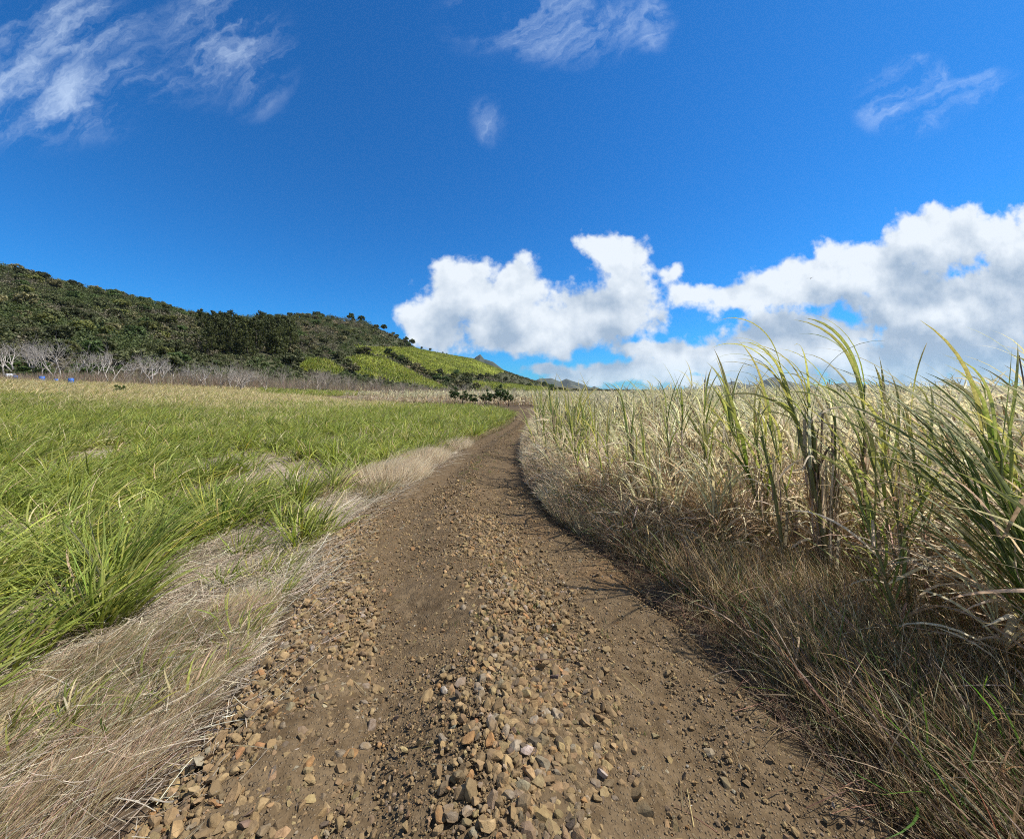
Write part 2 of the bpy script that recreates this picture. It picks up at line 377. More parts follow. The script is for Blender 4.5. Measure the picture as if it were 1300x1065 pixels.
# ground: one polar sheet out to the horizon
def build_ground():
    ph = np.concatenate([np.linspace(-180, -66, 60, endpoint=False), np.linspace(-66, 60, 620, endpoint=False), np.linspace(60, 180, 60, endpoint=False)]) * math.pi / 180
    rr = np.concatenate([[0.25], np.geomspace(0.5, 60, 190), np.linspace(62, 560, 210), np.geomspace(600, 12000, 30)])
    P_, R_ = np.meshgrid(ph, rr); X = R_ * np.sin(P_); Y = R_ * np.cos(P_)
    Z = H(X, Y)
    near = 1 - sstep(R_, 25, 60)
    Z = Z + near * ((fbm(X * 1.3, Y * 1.3, 4, 3) - 0.5) * 0.05 + (fbm(X * 9, Y * 9, 3, 8) - 0.5) * 0.015)
    Z = Z - 0.09 * road_mask(X, Y, 0.10)
    # land cover colours of the ground itself
    col = np.zeros(X.shape + (3,)); px, py = proj(X, Y, Z)
    thatch = np.array([0.33, 0.28, 0.215]); soil = np.array([0.085, 0.060, 0.038]); olive = np.array([0.13, 0.13, 0.05]); brown = np.array([0.15, 0.105, 0.07])
    left = (X < ip(GREEN, Y) + 0.9)
    col[:] = soil; col[left] = thatch
    s = np.hypot(X, Y)
    col[(s > 30) & left] = (0.20, 0.18, 0.09)
    col[(s > 66) & (X < -10)] = brown
    rb = np.interp(np.arctan2(X, Y), PHI_T, RB_); hill = (s > rb) & (px < 900)
    col[hill] = (0.06, 0.062, 0.032)
    n = fbm(X / 25, Y / 25, 4, 21)
    col[hill & (n > 0.60)] = (0.15, 0.115, 0.065)
    fld = hill & in_field(px, py) & (Y > 20)
    col[fld] = (0.22, 0.25, 0.04)
    far = (s > 260) & (px >= 760)
    col[far] = (0.10, 0.13, 0.045)
    nv = len(ph); V = np.stack([X, Y, Z], -1).reshape(-1, 3)
    i = np.arange(len(rr) - 1)[:, None] * nv; j = np.arange(nv)[None, :]; j2 = (j + 1) % nv
    q = np.stack([i + j, i + nv + j, i + nv + j2, i + j2], -1).reshape(-1, 4)
    cen = np.arange(nv)[::-1][None, :]
    me = mesh_from('ground', V, [q[:, ::-1], cen[:, ::-1]], M_GROUND, col.reshape(-1, 3), smooth=True)
    tag(link('ground', me), kind='structure')
build_ground()

def road_h(X, Y):
    L = ip(REL, Y); R = ip(RER, Y); w = R - L; u = (X - L) / w          # 0..1 across
    hump = 0.045 * np.exp(-((u - 0.50) / 0.12) ** 2) + 0.03 * np.exp(-((u - 0.08) / 0.10) ** 2)
    tracks = -0.03 * np.exp(-((u - 0.27) / 0.10) ** 2) - 0.03 * np.exp(-((u - 0.78) / 0.12) ** 2)
    edge = -0.11 * (1 - sstep(u, -0.03, 0.05)) - 0.11 * sstep(u, 0.95, 1.03)
    near = 1 - sstep(Y, 18, 40) * 0.7
    n = (fbm(X * 1.7, Y * 1.7, 4, 31) - 0.5) * 0.07 + (fbm(X * 11, Y * 11, 4, 37) - 0.5) * 0.028 + (fbm(X * 50, Y * 50, 3, 41) - 0.5) * 0.012
    return H(X, Y) + 0.02 + (hump + tracks + n) * near + edge
def build_road():
    ys = np.concatenate([np.linspace(-5, 0.8, 40), np.linspace(0.85, 4, 300), np.geomspace(4.02, 45, 300)])
    us = np.linspace(-0.07, 1.07, 300)
    U, Y = np.meshgrid(us, ys); L = ip(REL, Y); R = ip(RER, Y)
    X = L + (R - L) * U + (fbm(Y * 1.1, U * 0 + 3, 3, 5) - 0.5) * 0.22 + (fbm(Y * 5, U * 0, 2, 9) - 0.5) * 0.06
    Z = road_h(L + (R - L) * U, Y)
    tr = np.exp(-((U - 0.27) / 0.12) ** 2) + np.exp(-((U - 0.78) / 0.13) ** 2)
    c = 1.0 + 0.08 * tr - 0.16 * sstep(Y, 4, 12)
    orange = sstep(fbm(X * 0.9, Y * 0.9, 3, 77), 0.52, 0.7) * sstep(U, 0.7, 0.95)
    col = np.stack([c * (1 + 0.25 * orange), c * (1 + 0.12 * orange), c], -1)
    nu = len(us); i = np.arange(len(ys) - 1)[:, None] * nu; j = np.arange(nu - 1)[None, :]
    q = np.stack([i + j, i + j + 1, i + nu + j + 1, i + nu + j], -1).reshape(-1, 4)
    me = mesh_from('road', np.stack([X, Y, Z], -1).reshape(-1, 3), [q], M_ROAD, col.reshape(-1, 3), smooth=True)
    tag(link('road', me), kind='structure')
build_road()

# far mountains
def ridge(name, pts, depth, thick, jag=0.0, seed=0, base=-40):
    """pts: skyline in photo pixels; built at its own distance as a ridge with two sloping flanks"""
    pts = np.array(pts, float); xs = np.linspace(pts[0, 0], pts[-1, 0], 160); yk = np.interp(xs, pts[:, 0], pts[:, 1])
    X0 = (xs - 650) / F * depth; Zt = EYE + (HOR - yk) / F * depth
    Zt = Zt + (fbm(xs / 9, xs * 0, 4, seed) - 0.5) * jag * depth / F
    w = np.linspace(-1, 1, 41); Wg, Xg = np.meshgrid(w, X0); Zg = np.tile(Zt[:, None], (1, 41))
    prof = (1 - np.abs(Wg)) ** 1.15
    n = (fbm(Xg / (thick * 0.22), Wg * 4.5, 5, seed + 3) - 0.5) * 0.55 * (np.abs(Wg) > 0.01) * np.clip(np.abs(Wg) * 5, 0, 1)
    Z = base + (Zg - base) * np.clip(prof * (1 + n), 0, 1)
    V = np.stack([Xg, depth + Wg * thick + (fbm(Xg / thick, Xg * 0, 3, seed) - .5) * thick * .3, Z], -1).reshape(-1, 3)
    i = np.arange(159)[:, None] * 41; j = np.arange(40)[None, :]
    q = np.stack([i + j, i + 41 + j, i + 41 + j + 1, i + j + 1], -1).reshape(-1, 4)
    tag(link(name, mesh_from(name, V, [q], M_MOUNT, smooth=True)), kind='structure')
ridge('mountain', [(560,500),(585,475),(597,458),(604,452),(609,449),(614,455),(626,459),(640,470),(660,482),(700,500)], 1250, 280, 2, 3)
ridge('mountain', [(640,500),(668,488),(686,480),(700,480),(712,484),(720,481),(738,487),(752,494),(762,495),(772,499),(800,500)], 2400, 600, 1.5, 7)
ridge('mountain', [(735,500),(748,495),(757,490),(768,496),(778,493),(792,496),(800,499),(822,498),(860,497),(885,500)], 3000, 700, 1.5, 12)
ridge('mountain', [(860,500),(895,492),(915,489),(932,483),(945,488),(962,491),(978,480),(986,478),(998,482),(1010,486),(1040,490),(1070,487),(1092,486),(1110,490),(1130,488),(1160,491),(1200,490),(1240,493),(1300,491),(1400,494),(1600,500)], 3200, 700, 2.0, 19)
def low_hill(pts, depth, thick, seed, c):
    pts = np.array(pts, float); xs = np.linspace(pts[0, 0], pts[-1, 0], 120); yk = np.interp(xs, pts[:, 0], pts[:, 1])
    X0 = (xs - 650) / F * depth; Zt = EYE + (HOR - yk) / F * depth
    w = np.linspace(-1, 1, 31); Wg, Xg = np.meshgrid(w, X0)
    Z = -2 + (Zt[:, None] + 2) * (1 - np.abs(Wg) ** 2.2) + (fbm(Xg / 40, Wg * 3, 4, seed) - .5) * 1.5 * (1 - np.abs(Wg))
    V = np.stack([Xg, depth + Wg * thick, Z], -1).reshape(-1, 3)
    i = np.arange(119)[:, None] * 31; j = np.arange(30)[None, :]
    q = np.stack([i + j, i + 31 + j, i + 31 + j + 1, i + j + 1], -1).reshape(-1, 4)
    tag(link('hill', mesh_from('hill', V, [q], M_GROUND, np.tile(c, (len(V), 1)), smooth=True)), kind='structure')
low_hill([(690,505),(705,496),(740,498),(790,503),(830,508)], 560, 130, 51, (0.17, 0.16, 0.06))
low_hill([(740,503),(770,498),(820,496),(865,496),(930,498),(1000,500),(1050,505)], 900, 200, 52, (0.06, 0.08, 0.035))
low_hill([(1040,505),(1110,496),(1165,491),(1240,490),(1330,490),(1450,494),(1600,505)], 700, 220, 53, (0.17, 0.20, 0.06))

# ------------------------------------------------------------------ ribbons: every blade, leaf and straw
def blades(base, az, th0, droop, length, width, segs, c0, c1, wind=0.35, twist=None, fold=False, power=1.6, wdir=(0.12, 1.0), prof='leaf', droop_az=None):
    """base (N,3); az heading; th0 start angle off vertical; droop added angle at tip; colours (N,3) root and tip"""
    N = len(base); base = np.asarray(base, float)
    full = lambda v: np.broadcast_to(np.asarray(v, float), (N,)).copy()
    az, th0, droop, length, width = map(full, (az, th0, droop, length, width))
    c0 = np.broadcast_to(c0, (N, 3)); c1 = np.broadcast_to(c1, (N, 3))
    s = np.linspace(0, 1, segs + 1)
    th = th0[:, None] + droop[:, None] * s[None, :] ** power
    hx = np.sin(az)[:, None] * np.ones_like(s)[None, :] + wind * s[None, :] * wdir[0] * 2
    hy = np.cos(az)[:, None] * np.ones_like(s)[None, :] + wind * s[None, :] * wdir[1] * 2
    hn = np.hypot(hx, hy) + 1e-6; hx /= hn; hy /= hn
    D = np.stack([np.sin(th) * hx, np.sin(th) * hy, np.cos(th)], -1)
    D[..., 0] += wind * wdir[0] * s[None, :]; D[..., 1] += wind * wdir[1] * s[None, :]
    D /= np.linalg.norm(D, axis=-1, keepdims=True)
    step = (length / segs)[:, None, None]
    P_ = np.zeros((N, segs + 1, 3)); P_[:, 1:] = np.cumsum((D[:, :-1] + D[:, 1:]) * 0.5 * step, axis=1); P_ += base[:, None, :]
    side = np.stack([hy, -hx, np.zeros_like(hx)], -1)
    up = np.cross(D, side)
    if twist is None: twist = RNG.normal(0, 0.5, N)
    tw = np.broadcast_to(twist, (N,))[:, None] * (0.3 + s[None, :])
    S = side * np.cos(tw)[..., None] + up * np.sin(tw)[..., None]
    if prof == 'leaf': wp = np.interp(s, [0, .12, .4, .8, 1], [.55, .9, 1, .55, 0.04])
    elif prof == 'straw': wp = np.interp(s, [0, 1], [1, .75])
    else: wp = np.interp(s, [0, .5, 1], [1, .8, .05])
    hw = (width[:, None] * 0.5 * wp[None, :])[..., None]
    k = 3 if fold else 2
    if fold:
        Nn = np.cross(D, S); mid = P_ - Nn * hw * 0.35
        V = np.stack([P_ - S * hw, mid, P_ + S * hw], 2)
    else: V = np.stack([P_ - S * hw, P_ + S * hw], 2)
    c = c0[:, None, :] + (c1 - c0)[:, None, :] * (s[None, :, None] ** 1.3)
    Cc = np.repeat(c[:, :, None, :], k, 2)
    if fold: Cc[:, :, 1, :] *= 1.25
    V = V.reshape(-1, 3); Cc = Cc.reshape(-1, 3)
    b = (np.arange(N) * (segs + 1) * k)[:, None, None]; i = (np.arange(segs) * k)[None, :, None]; j = np.arange(k - 1)[None, None, :]
    q = np.stack([b + i + j, b + i + j + 1, b + i + k + j + 1, b + i + k + j], -1).reshape(-1, 4)
    return V, q, Cc
def on_ground(x, y, dz=-0.01): return np.stack([x, y, H(x, y) + dz], -1)
def jit(c, n, a=0.18, b=0.10):
    c = np.asarray(c, float); c = np.broadcast_to(c, (n, 3))
    return np.clip(c * (1 + RNG.normal(0, a, (n, 1))) * (1 + RNG.normal(0, b, (n, 3))), 0.004, 0.9)
def mixc(a, b, t): t = np.asarray(t)[:, None]; return np.asarray(a) * (1 - t) + np.asarray(b) * t

GREEN_A, GREEN_B, YELLOW, STRAW, PALE, BROWN = (0.080, 0.135, 0.018), (0.34, 0.40, 0.075), (0.36, 0.36, 0.06), (0.47, 0.39, 0.22), (0.60, 0.51, 0.33), (0.22, 0.145, 0.08)

def clump_blades(cx, cy, n, hgt, rad, wid, segs, pale, fold=False):
    """arrays of clump centres -> blades of young cane"""
    K = len(cx); idx = np.repeat(np.arange(K), n); N = len(idx)
    a = RNG.uniform(0, 2 * math.pi, N); r = np.sqrt(RNG.uniform(0, 1, N)) * rad * RNG.uniform(.7, 1.4, K)[idx]
    x = cx[idx] + np.cos(a) * r; y = cy[idx] + np.sin(a) * r
    th0 = np.clip(r / rad, 0, 1) * 0.55 + RNG.uniform(0, 0.35, N)
    hh = hgt * np.asarray(RNG.uniform(0.75, 1.25, K))[idx] * RNG.uniform(0.55, 1.15, N)
    droop = RNG.uniform(0.35, 1.5, N)
    azh = math.pi / 2 - a
    azh = np.where(RNG.random(N) < 0.36, RNG.normal(0.35, 0.8, N), azh)
    tone = np.clip(fbm(cx / 1.5, cy / 1.5, 3, 61)[idx] * 0.9 - 0.05 + RNG.normal(0, 0.22, N), 0, 1)
    c = mixc(GREEN_A, GREEN_B, tone)
    dry = RNG.random(N); p = pale[idx] if hasattr(pale, '__len__') else np.full(N, pale)
    c = np.where((dry < 0.07)[:, None], YELLOW, c)
    tipd = np.clip(RNG.random(N) * 0.45 + p * 0.3, 0, 1)
    isdry = RNG.random(N) < p
    c = np.where(isdry[:, None], mixc(STRAW, PALE, RNG.random(N)), c)
    c = jit(c, N, 0.24, 0.06)
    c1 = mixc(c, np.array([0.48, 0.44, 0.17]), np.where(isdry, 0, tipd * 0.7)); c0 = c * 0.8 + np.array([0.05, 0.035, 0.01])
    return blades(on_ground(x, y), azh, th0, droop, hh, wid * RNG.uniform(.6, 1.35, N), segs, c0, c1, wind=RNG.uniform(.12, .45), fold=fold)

def sample_left(n, y0, y1, tmax=1.75, extra=2.0, logy=False, pad=0.0):
    xs, ys = [], []
    while sum(map(len, xs)) < n:
        y = RNG.uniform(y0, y1, n * 2); xm = -(tmax * np.maximum(y, 0) + extra + 1.5); x = RNG.uniform(-(tmax * y1 + extra + 1.5), 0, n * 2)
        k = (x > xm) & (x < ip(GREEN, y) - pad + (fbm(x * 2, y * 2, 2, 13) - .5) * 0.6); xs.append(x[k]); ys.append(y[k])
    return np.concatenate(xs)[:n], np.concatenate(ys)[:n]

def build_left_grass():
    g = Geo()
    def fill(n, y0, y1, nb, h, rad, wid, segs, fold=False, **kw):
        x, y = sample_left(n, y0, y1, **kw)
        keep = fbm(x / 0.9, y / 0.9, 3, 91) > (0.42 if y1 < 15 else 0.34); x, y = x[keep], y[keep]
        kk = np.hypot(x, y) < np.interp(np.arctan2(x, y), PHI_T, RB_) - 9; x, y = x[kk], y[kk]
        rr = np.hypot(x, y); p = sstep(y - x * 0.12 + (fbm(x / 9, y / 9, 3, 15) - .5) * 26, 24, 44) * sstep(-x, 5, 16) * 0.86
        p = np.maximum(p, 0.05 + 0.16 * sstep(fbm(x / 3, y / 3, 2, 19), 0.55, 0.75))
        # the brighter stand at the far edge
        px, py = proj(x, y, H(x, y)); p = np.where((px > 325) & (px < 470) & (y > 58), 0.15, p)
        g.add(*clump_blades(x, y, nb, h, rad, wid, segs, p, fold))
    fill(620, -2.5, 6, 36, 0.56, 0.11, 0.0165, 7, True)
    fill(2300, 6, 14, 30, 0.62, 0.16, 0.020, 5)
    fill(4600, 14, 30, 30, 0.70, 0.24, 0.024, 4)
    fill(7500, 30, 62, 20, 0.80, 0.40, 0.042, 3, tmax=1.5)
    fill(5200, 62, 100, 16, 1.05, 0.55, 0.08, 3, tmax=1.35)
    tag(link('grass', g.mesh('grass', M_LEAF)), 'tall green and straw coloured grass filling the field left of the dirt road', kind='stuff')
build_left_grass()

def lying(x, y, length, width, col, spread=0.35, az=None, z=0.012, zr=0.03, th=(1.35, 1.62)):
    n = len(x)
    if az is None: az = RNG.uniform(0, 2 * math.pi, n)
    hz = H(x, y) + z + RNG.uniform(0, zr, n)
    return blades(np.stack([x, y, hz], -1), az, RNG.uniform(th[0], th[1], n), RNG.normal(0, spread, n), length, width, 4, col, col, wind=0.0, prof='straw')

def build_straw():
    g = Geo(); n = 26000
    y = 0.3 + 9.2 * RNG.random(n) ** .85; e = ip(GREEN, y) - .3; L = ip(REL, y)
    x = e - 0.9 + RNG.random(n) * (L - e + 0.9 + 0.22) + RNG.normal(0, 0.06, n)
    k = np.ones(n, bool); x, y = x[k], y[k]; n = len(x)
    az = np.where(RNG.random(n) < 0.6, RNG.normal(0.75, 0.5, n), RNG.uniform(0, 6.28, n))
    c = jit(mixc((0.34, 0.285, 0.22), (0.76, 0.69, 0.57), RNG.random(n)), n, 0.25, 0.04)
    g.add(*lying(x, y, RNG.uniform(0.06, 0.42, n) * np.interp(y, [1, 2.6], [.5, 1]), RNG.uniform(0.0018, 0.0060, n) * np.interp(y, [1, 2.6], [.65, 1]), c, az=az, z=0.012, zr=0.05))
    # thatch beneath the green clumps
    n = 16000; x, y = sample_left(n, 0.5, 9); c = jit(mixc((0.26, 0.20, 0.14), (0.55, 0.48, 0.36), RNG.random(n)), n, 0.2, 0.04)
    g.add(*lying(x, y, RNG.uniform(0.08, 0.45, n), RNG.uniform(0.002, 0.009, n), c, z=0.012, zr=0.06))
    n = 14000; x, y = sample_left(n, 9, 22); c = jit(mixc((0.30, 0.24, 0.16), (0.58, 0.50, 0.36), RNG.random(n)), n, 0.2, 0.04)
    g.add(*lying(x, y, RNG.uniform(0.15, 0.6, n), RNG.uniform(0.006, 0.018, n), c, z=0.012, zr=0.08))
    # bits of straw thrown on the road and in the right verge
    n = 420; y = RNG.uniform(0.8, 7, n); x = ip(REL, y) + RNG.random(n) ** 1.6 * (ip(RER, y) - ip(REL, y))
    hz = road_h(x, y) + 0.008; c = jit(mixc(STRAW, (0.2, 0.13, 0.08), RNG.random(n)), n)
    g.add(*blades(np.stack([x, y, hz], -1), RNG.uniform(0, 6.28, n), RNG.uniform(1.4, 1.57, n), RNG.normal(0, .2, n), RNG.uniform(.03, .16, n), RNG.uniform(.0015, .004, n), 3, c, c, wind=0, prof='straw'))
    x, y = RNG.uniform(-2.9, -1.6, 420), RNG.uniform(1.2, 6.5, 420); k = (x > ip(GREEN, y) - .1) & (x < ip(REL, y) - .02); x, y = x[k], y[k]
    k = (fbm(x * 1.3, y * 1.3, 3, 66) > .46) & (RNG.random(len(x)) < .6); g.add(*clump_blades(x[k], y[k], 18, .22, .06, .010, 5, .30, True))
    tag(link('straw', g.mesh('straw', M_DRY)), 'matted grey and tan straw between the gravel and the green grass', kind='stuff')
build_straw()

def fine_grass(g, x, y, h, wid, cA, cB, lean=0.35, wind=0.4, segs=4, azm=None, greens=0.0, zf=None):
    n = len(x); t = np.clip(fbm(x * 3, y * 3, 3, 71) * 1.2 - 0.1 + RNG.normal(0, .2, n), 0, 1)
    c = mixc(cA, cB, t); c = np.where((RNG.random(n) < greens)[:, None], (0.07, 0.12, 0.02), c); c = jit(c, n, 0.22, 0.06)
    az = RNG.uniform(0, 6.28, n) if azm is None else RNG.normal(azm, 0.9, n)
    hh = h * RNG.uniform(.45, 1.25, n); z = (H(x, y) if zf is None else zf(x, y)) - 0.005
    g.add(*blades(np.stack([x, y, z], -1), az, RNG.uniform(0.05, lean * 2, n), RNG.uniform(0.2, 1.1, n), hh, wid * RNG.uniform(.6, 1.4, n), segs, c * 0.8, c, wind=wind, prof='fine'))

def clumped(n, fx, k=260, r=0.10):
    """positions gathered in tufts; fx gives centre positions"""
    cx, cy_ = fx(k); i = RNG.integers(0, len(cx), n); rr = np.abs(RNG.normal(0, r, n)); a = RNG.uniform(0, 6.28, n)
    return cx[i] + rr * np.cos(a), cy_[i] + rr * np.sin(a)

def build_left_dry():
    g = Geo()      # brown dead grass at the near left road edge
    def f(k):
        y = RNG.uniform(0.4, 2.9, k); L = ip(REL, y); w = np.interp(y, [0, 1.6, 2.1, 2.6, 3], [1.6, 1.25, 1.1, .55, .1]); return L - 0.12 - RNG.random(k) * w, y
    x, y = clumped(34000, f, 420, 0.06)
    k = x < ip(REL, y) + 0.04; x, y = x[k], y[k]
    n = len(x); pt = fbm(x * 2.5, y * 2.5, 3, 88); c = mixc((0.27, 0.19, 0.11), (0.74, 0.62, 0.43), np.clip(RNG.normal(.1, .25, n) + pt * .8, 0, 1))
    c = np.where((RNG.random(n) < 0.30 * sstep(pt, .5, .3))[:, None], (0.15, 0.20, 0.04), jit(c, n))
    g.add(*blades(on_ground(x, y), RNG.normal(0.7, 0.7, n), RNG.uniform(0.5, 1.25, n), RNG.uniform(0.1, 0.8, n), RNG.uniform(.07, .24, n), RNG.uniform(.0016, .0038, n), 4, c * .85, c, wind=0.25, prof='fine'))
    tag(link('dry_grass', g.mesh('dry_grass', M_DRY)), 'flattened brown dead grass at the near left edge of the gravel', kind='stuff')
    # edges of the road further on
    g = Geo(); n = 52000; y = np.exp(RNG.uniform(math.log(3.2), math.log(34), n)); L = ip(REL, y)
    gap = L - ip(GREEN, y); x = L + 0.02 - RNG.random(n) ** 1.2 * (gap + 0.35)
    k = (fbm(x * 1.6, y * 1.0, 3, 44) > 0.50 - 0.16 * sstep(y, 8, 14)); x, y = x[k], y[k]
    fine_grass(g, x, y, 0.16 + 0.05 * sstep(y, 5, 14).mean(), 0.006, (0.30, 0.20, 0.10), (0.52, 0.44, 0.26), azm=0.5, greens=0.18, segs=3)
    n = 42000; y = np.exp(RNG.uniform(math.log(4.2), math.log(34), n)); R = ip(RER, y); x = R + (RNG.random(n) ** 1.0 - 0.08) * (np.maximum(ip(CANE, y) - R, 0.1) + 0.15)
    fine_grass(g, x, y, 0.26, 0.006, (0.40, 0.30, 0.18), (0.78, 0.66, 0.46), azm=-0.6, greens=0.08, segs=3)
    # low growth on the centre of the road, far and near
    for (cx, cy_, rx, ry, m) in [(-0.75, 7.6, .28, .5, 500), (-0.65, 9.2, .3, .7, 500), (-0.72, 6.5, .2, .25, 200), (-0.05, 3.2, .35, .5, 300), (0.1, 2.6, .35, .4, 240), (.25, 1.9, .3, .3, 90), (-.3, 3.9, .2, .3, 120), (-0.15, 14, .4, 3, 500), (-.3, 4.7, .2, .3, 90)]:
        ox, oy = clumped(m, lambda k: (cx + RNG.normal(0, rx * .6, k), cy_ + RNG.normal(0, ry * .6, k)), 14, 0.03)
        fine_grass(g, ox, oy, 0.045, 0.003, (0.34, 0.28, 0.12), (0.20, 0.27, 0.07), greens=0.25, zf=lambda a, b: road_h(a, b), segs=3)
    tag(link('verge_grass', g.mesh('verge_grass', M_DRY)), 'short dry grass along both edges of the road further on', kind='stuff')
build_left_dry()

def build_fringe():
    g = Geo(); n = 40000; y = np.exp(RNG.uniform(math.log(3.6), math.log(30), n)); e = ip(CANE, y)
    x = e - 0.28 + RNG.random(n) ** 1.3 * 1.1; h = np.interp(x - e, [-.28, .1, .8], [.22, .62, 1.10]) * RNG.uniform(.45, 1.2, n)
    t = np.clip(fbm(x * 2, y * 2, 3, 79) * 1.4 - .3 + RNG.normal(.05, .25, n), 0, 1); c = mixc((0.52, 0.38, 0.25), (0.92, 0.80, 0.62), t); u = RNG.random(n); c = np.where((u < .10)[:, None], (.14, .20, .05), c); c = jit(c, n, .2, .04)
    g.add(*blades(on_ground(x, y), RNG.uniform(0, 6.28, n), RNG.uniform(.02, .6, n), RNG.uniform(.2, 1.8, n), h, RNG.uniform(.005, .013, n) * np.interp(y, [4, 30], [.9, 2.4]), 5, c * .85, c, wind=.3, twist=RNG.normal(0, .9, n)))
    tag(link('dead_leaves', g.mesh('dead_leaves', M_DRY)), 'pale dead leaves hanging at the foot of the sugarcane along the road', kind='stuff')
build_fringe()

def build_right_verge():
    g = Geo()
    def f(k):
        y = RNG.uniform(0.2, 5.2, k); R = ip(RER, y); e = ip(CANE, y) + 0.45; return R + 0.06 + RNG.random(k) * (e - R), y
    x, y = clumped(44000, f, 700, 0.075)
    k = x > ip(RER, y) - 0.10; x, y = x[k], y[k]
    hh = 0.36 * sstep(x - ip(RER, y), -0.15, 0.5) + 0.07
    n = len(x); t = np.clip(fbm(x * 2.2, y * 2.2, 3, 73) * 1.3 - 0.15 + RNG.normal(0, .2, n), 0, 1)
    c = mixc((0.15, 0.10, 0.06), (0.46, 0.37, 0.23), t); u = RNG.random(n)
    c = c * np.interp(y, [2.3, 4.2], [1.0, 1.8])[:, None] * np.array([1.04, .98, .90]); c = np.where((u < 0.16)[:, None], (0.06, 0.10, 0.02), c); c = np.where((u > 0.86)[:, None], (0.66, 0.57, 0.41), c); c = jit(c, n, .2, .05)  # blade colour brightened and warmed further along, painted to offset the shade there
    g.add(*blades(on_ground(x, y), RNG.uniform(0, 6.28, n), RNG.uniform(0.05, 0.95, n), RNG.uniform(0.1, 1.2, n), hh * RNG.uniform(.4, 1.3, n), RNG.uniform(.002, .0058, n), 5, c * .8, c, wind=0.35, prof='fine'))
    # broader brown dead leaves and green sprouts among them
    n = 4600; y = RNG.uniform(0.5, 5.5, n); x = ip(RER, y) + 0.15 + RNG.random(n) * (ip(CANE, y) + 0.5 - ip(RER, y)); c = jit(mixc((0.20, 0.12, 0.07), (0.58, 0.49, 0.34), RNG.random(n) ** 1.5), n)
    c = np.where((RNG.random(n) < 0.25)[:, None], jit((0.09, 0.17, 0.025), n), c)
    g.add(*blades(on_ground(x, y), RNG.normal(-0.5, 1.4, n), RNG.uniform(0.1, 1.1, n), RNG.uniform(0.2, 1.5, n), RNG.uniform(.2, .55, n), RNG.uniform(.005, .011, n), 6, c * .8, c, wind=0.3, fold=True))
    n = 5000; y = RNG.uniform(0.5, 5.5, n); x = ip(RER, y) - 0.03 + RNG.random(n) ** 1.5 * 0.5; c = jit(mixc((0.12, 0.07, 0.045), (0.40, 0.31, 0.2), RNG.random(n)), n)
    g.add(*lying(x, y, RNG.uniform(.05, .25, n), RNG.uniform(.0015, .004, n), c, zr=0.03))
    tag(link('dead_grass', g.mesh('dead_grass', M_DRY)), 'dark brown dead grass in the shaded verge right of the road', kind='stuff')
build_right_verge()

# ------------------------------------------------------------------ sugarcane
def tube(pts, rads, sides=7, cols=None, bulge=None):
    pts = np.asarray(pts, float); n = len(pts); T = np.gradient(pts, axis=0); T /= np.linalg.norm(T, axis=1, keepdims=True) + 1e-9
    ref = np.array([0.3, 1.0, 0.05]); A = np.cross(T, ref); A /= np.linalg.norm(A, axis=1, keepdims=True) + 1e-9; B = np.cross(T, A)
    a = np.linspace(0, 2 * math.pi, sides, endpoint=False)
    V = pts[:, None, :] + (A[:, None, :] * np.cos(a)[None, :, None] + B[:, None, :] * np.sin(a)[None, :, None]) * np.asarray(rads)[:, None, None]
    i = (np.arange(n - 1) * sides)[:, None]; j = np.arange(sides)[None, :]; j2 = (j + 1) % sides
    q = np.stack([i + j, i + j2, i + sides + j2, i + sides + j], -1).reshape(-1, 4)
    c = np.repeat(np.asarray(cols)[:, None, :], sides, 1).reshape(-1, 3) if cols is not None else np.ones((n * sides, 3))
    return V.reshape(-1, 3), q, c

